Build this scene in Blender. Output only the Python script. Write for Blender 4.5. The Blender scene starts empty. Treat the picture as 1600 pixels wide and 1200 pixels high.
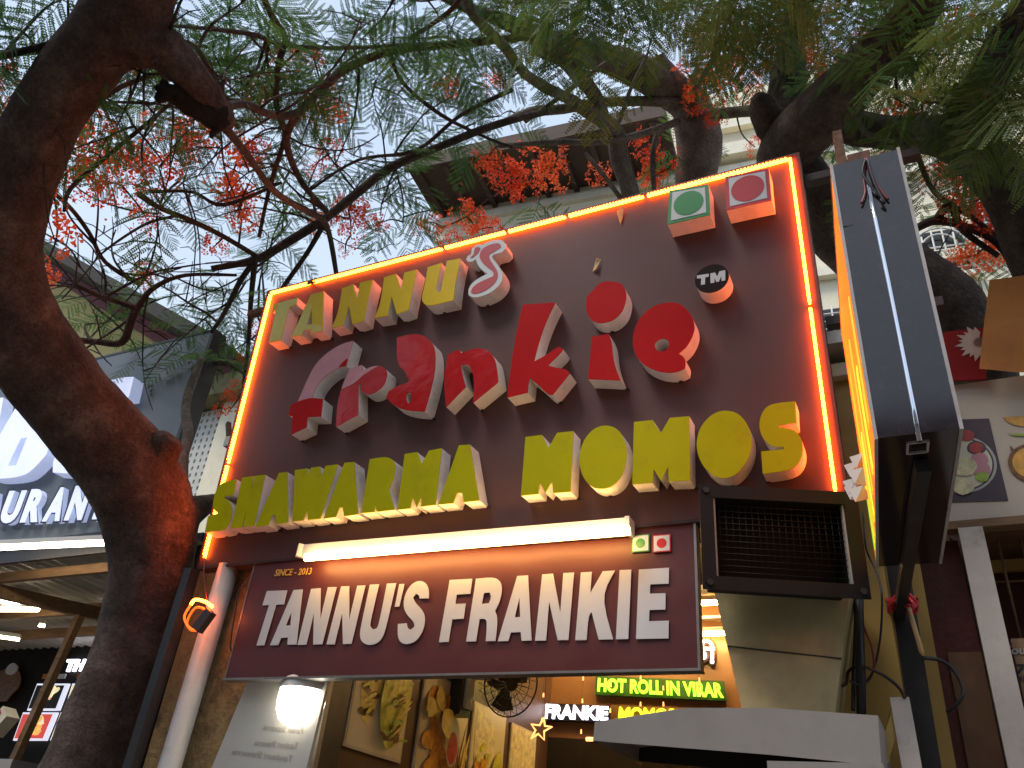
import bpy, math, random
from mathutils import Vector, Matrix, noise
from mathutils.geometry import tessellate_polygon
random.seed(7)
sce = bpy.context.scene
COL = sce.collection
R = math.radians

# ------------------------------------------------------------------ camera
FPX = 1300.0                                   # focal length in pixels of a 1600 wide frame
EYE = Vector((0.0, 0.0, 1.6))
UP = Vector((210, -2100, 1300)).normalized()   # world up in camera axes (x right, y down, z forward)
XH = Vector((0.902, -0.1584, -0.4016)); XH = (XH - UP * XH.dot(UP)).normalized()
YH = UP.cross(XH)
M3 = Matrix((XH, YH, UP))                      # camera axes -> world axes
cam_d = bpy.data.cameras.new('camera'); cam = bpy.data.objects.new('camera', cam_d); COL.objects.link(cam)
cam_d.sensor_width = 36; cam_d.lens = 36 * FPX / 1600; cam_d.clip_start = 0.05; cam_d.clip_end = 400
rot = Matrix((M3 @ Vector((1, 0, 0)), M3 @ Vector((0, -1, 0)), M3 @ Vector((0, 0, -1)))).transposed()
cam.matrix_world = Matrix.Translation(EYE) @ rot.to_4x4()
sce.camera = cam

# ------------------------------------------------------------------ world, sun, exposure
SUN_EL, SUN_AZ = 58, 212       # azimuth clockwise from +Y
w = bpy.data.worlds.new('World'); sce.world = w; w.use_nodes = True
nt = w.node_tree; nt.nodes.clear()
out = nt.nodes.new('ShaderNodeOutputWorld'); bg = nt.nodes.new('ShaderNodeBackground')
sky = nt.nodes.new('ShaderNodeTexSky'); sky.sky_type = 'NISHITA'; sky.sun_disc = False
sky.sun_elevation = R(SUN_EL); sky.sun_rotation = R(SUN_AZ); sky.dust_density = 4.0; sky.air_density = 1.0; sky.ozone_density = 1.5
tc = nt.nodes.new('ShaderNodeTexCoord'); nz = nt.nodes.new('ShaderNodeTexNoise')
nz.inputs['Scale'].default_value = 2.2; nz.inputs['Detail'].default_value = 5
ramp = nt.nodes.new('ShaderNodeValToRGB')
ramp.color_ramp.elements[0].position = 0.38; ramp.color_ramp.elements[0].color = (5.5, 6.9, 9.3, 1)
ramp.color_ramp.elements[1].position = 0.66; ramp.color_ramp.elements[1].color = (7.0, 8.3, 10.0, 1)
mx = nt.nodes.new('ShaderNodeMixRGB'); mx.inputs[0].default_value = 0.8
nt.links.new(tc.outputs['Generated'], nz.inputs['Vector']); nt.links.new(nz.outputs['Fac'], ramp.inputs[0])
nt.links.new(sky.outputs[0], mx.inputs[1]); nt.links.new(ramp.outputs[0], mx.inputs[2])
nt.links.new(mx.outputs[0], bg.inputs[0]); bg.inputs[1].default_value = 0.082
nt.links.new(bg.outputs[0], out.inputs[0])
sun_d = bpy.data.lights.new('sun', 'SUN'); sun_d.energy = 1.5; sun_d.angle = R(18); sun_d.color = (1, 0.95, 0.88)
sun = bpy.data.objects.new('sun', sun_d); COL.objects.link(sun)
sdir = Vector((math.sin(R(SUN_AZ)) * math.cos(R(SUN_EL)), math.cos(R(SUN_AZ)) * math.cos(R(SUN_EL)), math.sin(R(SUN_EL))))
sun.rotation_euler = sdir.to_track_quat('Z', 'Y').to_euler(); sun.location = (0, -3, 9)
sce.view_settings.view_transform = 'Standard'; sce.view_settings.look = 'None'
sce.view_settings.exposure = 0.6; sce.view_settings.gamma = 1.0
sce.cycles.max_bounces = 6; sce.cycles.transparent_max_bounces = 8
sce.cycles.sample_clamp_indirect = 4.0

# ------------------------------------------------------------------ survey helpers: photo bearing -> point in the place
def ray(px, py): return M3 @ Vector(((px - 800) / FPX, (py - 600) / FPX, 1.0))
def at(px, py, y): d = ray(px, py); return EYE + d * (y / d.y)            # on the vertical plane Y = y
def atx(px, py, x): d = ray(px, py); return EYE + d * (x / d.x)           # on the plane X = x
def atz(px, py, z): d = ray(px, py); return EYE + d * ((z - 1.6) / d.z)   # at height z
def atd(px, py, D): return EYE + ray(px, py).normalized() * D             # at distance D
SC = Vector((-1.7149, 2.9003, 3.745)); SH = Vector((1, 0, 0.002)).normalized()
SN = Vector((0, 0.999, 0.045)).normalized(); SH = (SH - SN * SH.dot(SN)).normalized(); SV = SH.cross(SN) * -1
if SV.z < 0: SV = -SV
def on_plane(px, py, o, n): d = ray(px, py); return EYE + d * ((o - EYE).dot(n) / d.dot(n))
def on_sign(px, py, d=0.0): return on_plane(px, py, SC - SN * d, SN)

# ------------------------------------------------------------------ materials
MATS = {}
def mat(name, col, rough=0.6, metal=0.0, var=0.12, vscale=6.0, bump=0.0, bscale=40.0, emis=None, estr=0.0, spec=0.4,
        stain=None, sscale=2.0, samt=0.5, coat=0.0, trans=0.0, stretch=None, rvar=0.0):
    if name in MATS: return MATS[name]
    m = bpy.data.materials.new(name); m.use_nodes = True; MATS[name] = m
    t = m.node_tree; b = t.nodes['Principled BSDF']
    b.inputs['Roughness'].default_value = rough; b.inputs['Metallic'].default_value = metal
    b.inputs['Specular IOR Level'].default_value = spec
    if coat: b.inputs['Coat Weight'].default_value = coat; b.inputs['Coat Roughness'].default_value = 0.12
    c = tuple(col) + (1,)
    t.nodes.new('ShaderNodeTexCoord').name = 'TC'; tcn = t.nodes['TC']
    vec = tcn.outputs['Object']
    if stretch:
        mp = t.nodes.new('ShaderNodeMapping'); mp.inputs['Scale'].default_value = stretch
        t.links.new(vec, mp.inputs['Vector']); vec = mp.outputs['Vector']
    n1 = t.nodes.new('ShaderNodeTexNoise'); n1.inputs['Scale'].default_value = vscale; n1.inputs['Detail'].default_value = 6
    n1.inputs['Roughness'].default_value = 0.65
    t.links.new(vec, n1.inputs['Vector'])
    r1 = t.nodes.new('ShaderNodeValToRGB')
    r1.color_ramp.elements[0].position = 0.3; r1.color_ramp.elements[1].position = 0.7
    r1.color_ramp.elements[0].color = tuple(max(0, x * (1 - var)) for x in col) + (1,)
    r1.color_ramp.elements[1].color = tuple(min(1, x * (1 + var)) for x in col) + (1,)
    t.links.new(n1.outputs['Fac'], r1.inputs[0]); co = r1.outputs[0]
    if stain:
        n2 = t.nodes.new('ShaderNodeTexNoise'); n2.inputs['Scale'].default_value = sscale; n2.inputs['Detail'].default_value = 8
        n2.inputs['Roughness'].default_value = 0.7
        t.links.new(vec, n2.inputs['Vector'])
        r2 = t.nodes.new('ShaderNodeValToRGB'); r2.color_ramp.elements[0].position = 0.52; r2.color_ramp.elements[1].position = 0.66
        r2.color_ramp.elements[0].color = (0, 0, 0, 1); r2.color_ramp.elements[1].color = (samt, samt, samt, 1)
        t.links.new(n2.outputs['Fac'], r2.inputs[0])
        mm = t.nodes.new('ShaderNodeMixRGB'); mm.inputs[2].default_value = tuple(stain) + (1,)
        t.links.new(r2.outputs[0], mm.inputs[0]); t.links.new(co, mm.inputs[1]); co = mm.outputs[0]
    t.links.new(co, b.inputs['Base Color'])
    if rvar:
        mr = t.nodes.new('ShaderNodeMapRange'); mr.inputs['To Min'].default_value = max(0.02, rough - rvar); mr.inputs['To Max'].default_value = min(1, rough + rvar)
        t.links.new(n1.outputs['Fac'], mr.inputs['Value']); t.links.new(mr.outputs[0], b.inputs['Roughness'])
    if bump:
        n3 = t.nodes.new('ShaderNodeTexNoise'); n3.inputs['Scale'].default_value = bscale; n3.inputs['Detail'].default_value = 7
        t.links.new(vec, n3.inputs['Vector'])
        bp = t.nodes.new('ShaderNodeBump'); bp.inputs['Strength'].default_value = bump; bp.inputs['Distance'].default_value = 0.02
        t.links.new(n3.outputs['Fac'], bp.inputs['Height']); t.links.new(bp.outputs[0], b.inputs['Normal'])
    if emis:
        b.inputs['Emission Color'].default_value = tuple(emis) + (1,); b.inputs['Emission Strength'].default_value = estr
    if trans: b.inputs['Transmission Weight'].default_value = trans
    return m

def foliage_mat(name, c1, c2, trans=0.45):
    m = bpy.data.materials.new(name); m.use_nodes = True; t = m.node_tree; t.nodes.clear()
    o = t.nodes.new('ShaderNodeOutputMaterial'); oi = t.nodes.new('ShaderNodeObjectInfo')
    tcn = t.nodes.new('ShaderNodeTexCoord'); n = t.nodes.new('ShaderNodeTexNoise'); n.inputs['Scale'].default_value = 9
    t.links.new(tcn.outputs['Object'], n.inputs['Vector'])
    ad = t.nodes.new('ShaderNodeMath'); ad.operation = 'ADD'; t.links.new(oi.outputs['Random'], ad.inputs[0]); t.links.new(n.outputs['Fac'], ad.inputs[1])
    mu = t.nodes.new('ShaderNodeMath'); mu.operation = 'MULTIPLY'; mu.inputs[1].default_value = 0.5; t.links.new(ad.outputs[0], mu.inputs[0])
    r = t.nodes.new('ShaderNodeValToRGB'); r.color_ramp.elements[0].position = 0.2; r.color_ramp.elements[1].position = 0.8
    r.color_ramp.elements[0].color = tuple(c1) + (1,); r.color_ramp.elements[1].color = tuple(c2) + (1,)
    t.links.new(mu.outputs[0], r.inputs[0])
    d = t.nodes.new('ShaderNodeBsdfPrincipled'); d.inputs['Roughness'].default_value = 0.5; d.inputs['Specular IOR Level'].default_value = 0.3
    tr = t.nodes.new('ShaderNodeBsdfTranslucent'); mx_ = t.nodes.new('ShaderNodeMixShader'); mx_.inputs[0].default_value = trans
    t.links.new(r.outputs[0], d.inputs['Base Color']); t.links.new(r.outputs[0], tr.inputs['Color'])
    t.links.new(d.outputs[0], mx_.inputs[1]); t.links.new(tr.outputs[0], mx_.inputs[2]); t.links.new(mx_.outputs[0], o.inputs[0])
    MATS[name] = m; return m

def bark_mat(name, c1, c2, c3, scale=5.0):
    m = bpy.data.materials.new(name); m.use_nodes = True; t = m.node_tree; b = t.nodes['Principled BSDF']
    b.inputs['Roughness'].default_value = 0.85; b.inputs['Specular IOR Level'].default_value = 0.25
    tcn = t.nodes.new('ShaderNodeTexCoord')
    n = t.nodes.new('ShaderNodeTexNoise'); n.inputs['Scale'].default_value = scale; n.inputs['Detail'].default_value = 9; n.inputs['Roughness'].default_value = 0.7
    r = t.nodes.new('ShaderNodeValToRGB'); r.color_ramp.elements[0].position = 0.33; r.color_ramp.elements[1].position = 0.72
    r.color_ramp.elements[0].color = tuple(c1) + (1,); r.color_ramp.elements[1].color = tuple(c3) + (1,)
    e = r.color_ramp.elements.new(0.52); e.color = tuple(c2) + (1,)
    t.links.new(tcn.outputs['Object'], n.inputs['Vector']); t.links.new(n.outputs['Fac'], r.inputs[0])
    ng = t.nodes.new('ShaderNodeTexNoise'); ng.inputs['Scale'].default_value = scale * 11; ng.inputs['Detail'].default_value = 6; ng.inputs['Roughness'].default_value = 0.8
    t.links.new(tcn.outputs['Object'], ng.inputs['Vector'])
    rg = t.nodes.new('ShaderNodeValToRGB'); rg.color_ramp.elements[0].position = 0.35; rg.color_ramp.elements[1].position = 0.68; rg.color_ramp.elements[0].color = (.55, .55, .55, 1); rg.color_ramp.elements[1].color = (1.25, 1.22, 1.2, 1)
    t.links.new(ng.outputs['Fac'], rg.inputs[0]); mg = t.nodes.new('ShaderNodeMixRGB'); mg.blend_type = 'MULTIPLY'; mg.inputs[0].default_value = 1.0
    t.links.new(r.outputs[0], mg.inputs[1]); t.links.new(rg.outputs[0], mg.inputs[2]); t.links.new(mg.outputs[0], b.inputs['Base Color'])
    v = t.nodes.new('ShaderNodeTexVoronoi'); v.inputs['Scale'].default_value = scale * 5; v.feature = 'DISTANCE_TO_EDGE'
    n2 = t.nodes.new('ShaderNodeTexNoise'); n2.inputs['Scale'].default_value = scale * 8; n2.inputs['Detail'].default_value = 8; n2.inputs['Roughness'].default_value = 0.75
    n4 = t.nodes.new('ShaderNodeTexNoise'); n4.inputs['Scale'].default_value = scale * 1.5; n4.inputs['Detail'].default_value = 4
    mpv = t.nodes.new('ShaderNodeMixRGB'); mpv.inputs[0].default_value = 0.12
    t.links.new(tcn.outputs['Object'], mpv.inputs[1]); t.links.new(n4.outputs['Color'], mpv.inputs[2])
    t.links.new(tcn.outputs['Object'], n4.inputs['Vector']); t.links.new(mpv.outputs[0], v.inputs['Vector']); t.links.new(tcn.outputs['Object'], n2.inputs['Vector'])
    a = t.nodes.new('ShaderNodeMath'); a.operation = 'MULTIPLY_ADD'; a.inputs[1].default_value = 0.25
    t.links.new(v.outputs['Distance'], a.inputs[0]); t.links.new(n2.outputs['Fac'], a.inputs[2])
    bp = t.nodes.new('ShaderNodeBump'); bp.inputs['Strength'].default_value = 1.0; bp.inputs['Distance'].default_value = 0.10
    t.links.new(a.outputs[0], bp.inputs['Height']); t.links.new(bp.outputs[0], b.inputs['Normal'])
    MATS[name] = m; return m

bark_mat('bark_red', (0.075, 0.050, 0.042), (0.185, 0.122, 0.098), (0.40, 0.28, 0.22), 5.0)
bark_mat('bark_branch', (0.06, 0.04, 0.03), (0.15, 0.10, 0.078), (0.28, 0.20, 0.16), 5.0)
bark_mat('bark_grey', (0.18, 0.145, 0.12), (0.36, 0.29, 0.235), (0.52, 0.44, 0.36), 4.0)
bark_mat('bark_dark', (0.08, 0.056, 0.043), (0.21, 0.145, 0.11), (0.36, 0.26, 0.20), 4.0)
bark_mat('bark_char', (0.012, 0.010, 0.009), (0.03, 0.024, 0.02), (0.07, 0.055, 0.045), 9.0)
bark_mat('twig', (0.06, 0.042, 0.033), (0.13, 0.092, 0.072), (0.2, 0.15, 0.12), 8.0)
foliage_mat('leaf_green', (0.030, 0.082, 0.022), (0.105, 0.20, 0.045), 0.5)
foliage_mat('leaf_dark', (0.060, 0.095, 0.020), (0.18, 0.22, 0.05), 0.5)
foliage_mat('petal_red', (0.78, 0.07, 0.02), (0.95, 0.19, 0.05), 0.5)

# ------------------------------------------------------------------ object helpers
BASE = {}
def root_base(o):
    while o.parent: o = o.parent
    return BASE.get(o.name, o.location.copy())
def tag(o, label=None, cat=None, group=None, kind=None):
    if label: o['label'] = label
    if cat: o['category'] = cat
    if group: o['group'] = group
    if kind: o['kind'] = kind
    return o
def thing(name, label, cat, base, group=None):
    o = bpy.data.objects.new(name, None); COL.objects.link(o); o.location = base; o.empty_display_size = 0.1
    BASE[o.name] = Vector(base); return tag(o, label, cat, group)
class MB:
    """collects geometry in world coordinates; build() links it as one mesh object"""
    def __init__(s): s.v = []; s.f = []; s.sm = []
    def add(s, vs, fs, smooth=False):
        k = len(s.v); s.v += [Vector(x) for x in vs]; s.f += [tuple(i + k for i in f) for f in fs]; s.sm += [smooth] * len(fs); return s
    def quad(s, a, b, c, d): return s.add([a, b, c, d], [(0, 1, 2, 3)])
    def frame_box(s, o, ux, uy, uz, x0, x1, y0, y1, z0, z1):
        vs = [o + ux * x + uy * y + uz * z for z in (z0, z1) for y in (y0, y1) for x in (x0, x1)]
        return s.add(vs, [(0, 2, 3, 1), (4, 5, 7, 6), (0, 1, 5, 4), (2, 6, 7, 3), (0, 4, 6, 2), (1, 3, 7, 5)])
    def box(s, x0, x1, y0, y1, z0, z1):
        return s.frame_box(Vector(), Vector((1, 0, 0)), Vector((0, 1, 0)), Vector((0, 0, 1)), x0, x1, y0, y1, z0, z1)
    def bar(s, a, b, w_, h_, up=Vector((0, 0, 1))):
        a = Vector(a); b = Vector(b); d = (b - a); L = d.length; d.normalize()
        sx = d.cross(up)
        if sx.length < 1e-4: sx = d.cross(Vector((1, 0, 0)))
        sx.normalize(); sy = sx.cross(d)
        return s.frame_box(a, d, sx, sy, 0, L, -w_ / 2, w_ / 2, -h_ / 2, h_ / 2)
    def tube(s, pts, rads, n=8, cap=True, smooth=True, rough=0.0, seed=0.0, rfreq=2.0):
        pts = [Vector(p) for p in pts]
        if not isinstance(rads, (list, tuple)): rads = [rads] * len(pts)
        k0 = len(s.v); ref = None; vs = []
        for i, p in enumerate(pts):
            t_ = (pts[min(i + 1, len(pts) - 1)] - pts[max(i - 1, 0)])
            if t_.length < 1e-9: t_ = Vector((0, 0, 1))
            t_.normalize()
            if ref is None: ref = t_.orthogonal().normalized()
            ref = (ref - t_ * ref.dot(t_)); ref = ref.normalized() if ref.length > 1e-6 else t_.orthogonal().normalized()
            bi = t_.cross(ref)
            for j in range(n):
                a = 2 * math.pi * j / n; dr = ref * math.cos(a) + bi * math.sin(a); r = rads[i]
                q = p + dr * r
                if rough:
                    q2 = q * rfreq + Vector((seed, seed * 1.7, 0))
                    r *= 1 + rough * (noise.noise(q2) + 0.5 * noise.noise(q2 * 2.3) + 0.28 * noise.noise(q2 * 5.1))
                    q = p + dr * r
                vs.append(q)
        fs = [(i * n + j, i * n + (j + 1) % n, (i + 1) * n + (j + 1) % n, (i + 1) * n + j) for i in range(len(pts) - 1) for j in range(n)]
        s.add(vs, fs, smooth)
        if cap:
            s.f += [tuple(k0 + j for j in reversed(range(n))), tuple(k0 + (len(pts) - 1) * n + j for j in range(n))]; s.sm += [False, False]
        return s
    def prism(s, poly, o, ux, uy, un, d0, d1, holes=(), back=True, sides=True, front=True):
        """poly in (u,v); front cap at d1 along un"""
        loops = [list(poly)] + [list(h) for h in holes]
        flat = [p for l in loops for p in l]
        tri = tessellate_polygon([[Vector((p[0], p[1], 0)) for p in l] for l in loops]) if (front or back) else []
        n = len(flat); P = lambda p, d: o + ux * p[0] + uy * p[1] + un * d
        if front: s.add([P(p, d1) for p in flat], [tuple(t_) for t_ in tri])
        if back: s.add([P(p, d0) for p in flat], [tuple(reversed(t_)) for t_ in tri])
        if sides:
            for l in loops:
                m = len(l); s.add([P(p, d0) for p in l] + [P(p, d1) for p in l], [(i, (i + 1) % m, m + (i + 1) % m, m + i) for i in range(m)])
        return s
    def build(s, name, material, parent=None, base=None, fix=True):
        me = bpy.data.meshes.new(name)
        b = root_base(parent) if parent else (Vector(base) if base is not None else (sum(s.v, Vector()) / max(1, len(s.v))))
        me.from_pydata([tuple(v - b) for v in s.v], [], s.f)
        if fix:
            import bmesh
            bm = bmesh.new(); bm.from_mesh(me); bmesh.ops.recalc_face_normals(bm, faces=bm.faces); bm.to_mesh(me); bm.free()
        if any(s.sm): me.polygons.foreach_set('use_smooth', s.sm)
        me.materials.append(MATS[material] if isinstance(material, str) else material); me.update()
        o = bpy.data.objects.new(name, me); COL.objects.link(o)
        if parent: o.parent = parent
        else: o.location = b; BASE[o.name] = b
        return o
def spline(pts, n):
    """Catmull-Rom resample of tuples"""
    P = [pts[0]] + list(pts) + [pts[-1]]; res = []
    for i in range(1, len(P) - 2):
        for k in range(n):
            t_ = k / n; a, b, c, d = P[i - 1], P[i], P[i + 1], P[i + 2]
            res.append(tuple(0.5 * (2 * b[j] + (c[j] - a[j]) * t_ + (2 * a[j] - 5 * b[j] + 4 * c[j] - d[j]) * t_ ** 2 + (3 * b[j] - a[j] - 3 * c[j] + d[j]) * t_ ** 3) for j in range(len(b))))
    res.append(tuple(pts[-1])); return res
def soften(poly, deg=42, it=2):
    """round the gentle corners of a closed outline, keep the sharp ones"""
    for _ in range(it):
        out_ = []; n = len(poly)
        for i in range(n):
            a, b, c = poly[i - 1], poly[i], poly[(i + 1) % n]
            v1 = (b[0] - a[0], b[1] - a[1]); v2 = (c[0] - b[0], c[1] - b[1])
            l1 = math.hypot(*v1) + 1e-9; l2 = math.hypot(*v2) + 1e-9
            ang = math.degrees(math.acos(max(-1, min(1, (v1[0] * v2[0] + v1[1] * v2[1]) / l1 / l2))))
            if ang > deg: out_.append(b)
            else:
                out_.append((b[0] * .75 + a[0] * .25, b[1] * .75 + a[1] * .25)); out_.append((b[0] * .75 + c[0] * .25, b[1] * .75 + c[1] * .25))
        poly = out_
    return poly
def zoomed(pts, ox, oy, sc_): return [(ox + x / sc_, oy + y / sc_) for x, y in pts]
def text_geo(txt, bold=0.0, shear=0.0, depth=0.0):
    cu = bpy.data.curves.new('t', 'FONT'); cu.body = txt; cu.offset = bold; cu.shear = shear; cu.extrude = depth; cu.resolution_u = 4
    o = bpy.data.objects.new('t', cu); COL.objects.link(o); bpy.context.view_layer.update()
    dg = bpy.context.evaluated_depsgraph_get(); me = o.evaluated_get(dg).to_mesh()
    vs = [v.co.copy() for v in me.vertices]; fs = [tuple(p.vertices) for p in me.polygons]
    o.evaluated_get(dg).to_mesh_clear(); bpy.data.objects.remove(o); bpy.data.curves.remove(cu)
    return vs, fs
def text_quad(mb, txt, tl, tr, br, bl, n, depth=0.002, bold=0.0, shear=0.0):
    """fit lettering to the quad; n points to the viewer; thickness depth"""
    vs, fs = text_geo(txt, bold, shear, 0.01)
    x0 = min(v.x for v in vs); x1 = max(v.x for v in vs); y0 = min(v.y for v in vs); y1 = max(v.y for v in vs)
    res = []
    for v in vs:
        a = (v.x - x0) / (x1 - x0); b = (v.y - y0) / (y1 - y0)
        p = (bl * (1 - a) + br * a) * (1 - b) + (tl * (1 - a) + tr * a) * b
        res.append(p + n * (depth if v.z > 0 else 0.0))
    return mb.add(res, fs)
def circle(n=32, r=1.0, cx=0, cy=0): return [(cx + r * math.cos(2 * math.pi * i / n), cy + r * math.sin(2 * math.pi * i / n)) for i in range(n)]

# ================================================================== materials of the place
mat('asphalt', (0.075, 0.07, 0.066), 0.9, var=0.25, vscale=20, bump=0.4, bscale=120)
mat('paving', (0.26, 0.24, 0.21), 0.85, var=0.2, vscale=8, bump=0.2)
mat('sign_brown', (0.112, 0.054, 0.047), 0.40, var=0.05, vscale=3, bump=0.02, bscale=300, spec=0.20, rvar=0.06, stain=(0.10, 0.065, 0.058), sscale=4, samt=0.35)
mat('frame_brown', (0.05, 0.025, 0.02), 0.5, var=0.15)
mat('return_white', (0.86, 0.79, 0.72), 0.45, var=0.07, vscale=14, stain=(0.55, 0.45, 0.36), sscale=9, samt=0.4)
mat('face_yellow', (0.80, 0.52, 0.008), 0.35, var=0.06, vscale=9, spec=0.25, bump=0.05, bscale=14)
mat('face_lime', (0.54, 0.48, 0.005), 0.45, var=0.05, vscale=7, spec=0.06, stain=(0.36, 0.30, 0.02), sscale=8, samt=0.3)
mat('face_pale', (0.74, 0.60, 0.13), 0.35, var=0.1, vscale=10, spec=0.4)
mat('face_red', (0.50, 0.010, 0.011), 0.45, var=0.08, vscale=5, spec=0.05, bump=0.05, bscale=6)
mat('film_red', (0.52, 0.014, 0.016), 0.16, var=0.12, vscale=6, spec=0.4, bump=0.6, bscale=4)
mat('face_pink', (0.62, 0.26, 0.28), 0.35, var=0.1, vscale=8)
mat('acrylic_white', (0.72, 0.70, 0.68), 0.35, var=0.04)
mat('face_crimson', (0.55, 0.06, 0.07), 0.35, var=0.05)
mat('mark_green', (0.025, 0.28, 0.07), 0.35, var=0.06)
mat('mark_red', (0.60, 0.03, 0.035), 0.35, var=0.06)
mat('black_disc', (0.022, 0.009, 0.008), 0.5, spec=0.08)
mat('led_orange', (0.8, 0.2, 0.02), 0.5, emis=(1, 0.14, 0.009), estr=32)
mat('led_dim', (0.8, 0.3, 0.05), 0.5, emis=(1, 0.12, 0.008), estr=0.9)
mat('tube_warm', (0.9, 0.8, 0.6), 0.4, emis=(1, 0.55, 0.17), estr=20)
mat('tube_shop', (0.9, 0.8, 0.6), 0.4, emis=(1, 0.60, 0.22), estr=70)
mat('tube_white', (0.9, 0.9, 0.85), 0.4, emis=(1, 0.84, 0.58), estr=12)
mat('bulb_glow', (0.9, 0.9, 0.9), 0.4, emis=(1, 0.92, 0.76), estr=6)
mat('fixture_white', (0.7, 0.68, 0.64), 0.4, var=0.05)
mat('vinyl_maroon', (0.10, 0.022, 0.022), 0.42, var=0.1, vscale=3, spec=0.4, bump=0.06, bscale=5)
mat('vinyl_white', (0.62, 0.62, 0.64), 0.42, var=0.05, vscale=5, stain=(0.5, 0.5, 0.54), sscale=5, samt=0.35)
mat('vinyl_gold', (0.75, 0.42, 0.07), 0.5, var=0.05)
mat('aluminium', (0.28, 0.27, 0.26), 0.4, metal=0.8, var=0.15, vscale=20)
mat('plaster_ochre', (0.36, 0.24, 0.10), 0.9, var=0.28, vscale=14, bump=0.7, bscale=45, stain=(0.12, 0.08, 0.05), sscale=5, samt=0.8)
mat('pvc', (0.52, 0.53, 0.50), 0.4, var=0.1, vscale=4, stain=(0.28, 0.25, 0.2), sscale=4, samt=0.5)
mat('black_metal', (0.022, 0.019, 0.019), 0.42, var=0.25, vscale=10, spec=0.5, stain=(0.08, 0.05, 0.04), sscale=9, samt=0.35)
mat('grille_black', (0.010, 0.009, 0.009), 0.5, spec=0.25, var=0.3)
mat('box_charcoal', (0.022, 0.014, 0.015), 0.10, var=0.10, vscale=8, spec=0.7, stain=(0.06, 0.05, 0.05), sscale=26, samt=0.3, rvar=0.05)
mat('chrome', (0.75, 0.76, 0.8), 0.12, metal=1.0, var=0.05)
mat('edge_white', (0.42, 0.38, 0.36), 0.4, var=0.1, vscale=18, stain=(0.3, 0.22, 0.17), sscale=14, samt=0.5)
mat('lit_orange', (0.8, 0.3, 0.03), 0.35, emis=(1, 0.15, 0.008), estr=0.45)
mat('lit_yellow', (0.8, 0.6, 0.05), 0.35, emis=(1, 0.45, 0.02), estr=0.5)
mat('lit_lime', (0.5, 0.8, 0.05), 0.35, emis=(0.50, 0.75, 0.03), estr=0.55)
mat('wire_red', (0.22, 0.03, 0.03), 0.4)
mat('wire_black', (0.015, 0.013, 0.013), 0.45)
mat('rust', (0.12, 0.045, 0.02), 0.8, var=0.4, vscale=30, bump=0.3)
mat('steel', (0.40, 0.36, 0.33), 0.36, metal=0.45, var=0.12, vscale=3, bump=0.03, bscale=9, stain=(0.30, 0.27, 0.22), sscale=3, samt=0.5, rvar=0.1)
mat('steel_duct', (0.50, 0.41, 0.21), 0.36, metal=0.35, var=0.2, vscale=5, bump=0.12, bscale=6, stain=(0.32, 0.26, 0.14), sscale=4, samt=0.6)
mat('inner_wall', (0.11, 0.06, 0.035), 0.4, var=0.12, vscale=4, spec=0.4)
mat('back_wall', (0.24, 0.125, 0.05), 0.36, var=0.1, vscale=3, spec=0.45)
mat('ceiling_cream', (0.62, 0.50, 0.30), 0.5, var=0.06)
mat('yellow_paint', (0.40, 0.25, 0.06), 0.6, var=0.12, vscale=4, stain=(0.3, 0.17, 0.05), sscale=3, samt=0.6)
mat('glow_white', (0.9, 0.9, 0.95), 0.4, emis=(0.80, 0.82, 1), estr=2.2)
mat('glow_lime', (0.4, 0.9, 0.1), 0.4, emis=(0.38, 0.95, 0.03), estr=1.5)
mat('glow_yellow', (0.9, 0.9, 0.1), 0.4, emis=(0.80, 0.85, 0.02), estr=1.3)
mat('glow_red', (0.9, 0.1, 0.1), 0.4, emis=(0.9, 0.04, 0.03), estr=1.0)
mat('plate_green', (0.03, 0.09, 0.015), 0.4)
mat('plate_brown', (0.16, 0.09, 0.05), 0.4)
mat('star_glow', (0.9, 0.7, 0.4), 0.4, emis=(1, 0.42, 0.12), estr=1.6)
mat('paper_white', (0.50, 0.48, 0.43), 0.5, var=0.04)
mat('ink_grey', (0.34, 0.31, 0.28), 0.6)
mat('poster_cream', (0.74, 0.66, 0.44), 0.3, var=0.08, vscale=6, spec=0.5)
mat('poster_edge', (0.62, 0.55, 0.42), 0.35)
mat('food_green', (0.62, 0.60, 0.08), 0.35, var=0.5, vscale=22)
mat('food_tortilla', (0.80, 0.62, 0.18), 0.35, var=0.25, vscale=18)
mat('food_brown', (0.20, 0.085, 0.03), 0.4, var=0.6, vscale=30)
mat('food_orange', (0.82, 0.36, 0.06), 0.35, var=0.4, vscale=20)
mat('food_red', (0.42, 0.05, 0.03), 0.35, var=0.4, vscale=24)
mat('food_pale', (0.78, 0.66, 0.36), 0.35, var=0.35, vscale=26)
mat('food_leaf', (0.36, 0.48, 0.06), 0.4, var=0.5, vscale=28)
mat('poster_dark', (0.10, 0.06, 0.07), 0.4)
mat('restaurant_board', (0.12, 0.14, 0.155), 0.3, var=0.08, vscale=2, spec=0.5)
mat('letter_ice', (0.75, 0.78, 0.9), 0.35, emis=(0.62, 0.68, 1.0), estr=0.45)
mat('letter_ice_side', (0.7, 0.74, 0.85), 0.4, emis=(0.55, 0.65, 1.0), estr=0.28)
mat('letter_rim', (0.03, 0.03, 0.06), 0.4)
mat('tin_sheet', (0.50, 0.46, 0.38), 0.45, metal=0.2, var=0.2, vscale=2, stain=(0.16, 0.11, 0.07), sscale=1.5, samt=0.6)
mat('timber', (0.24, 0.135, 0.065), 0.7, var=0.3, vscale=5, stretch=(1, 6, 6), bump=0.2)
mat('dark_wall', (0.014, 0.011, 0.009), 0.7, var=0.3, spec=0.2)
mat('menu_red', (.5, .05, .05), .4, emis=(.8, .10, .08), estr=.45, var=.4, vscale=30)
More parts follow.
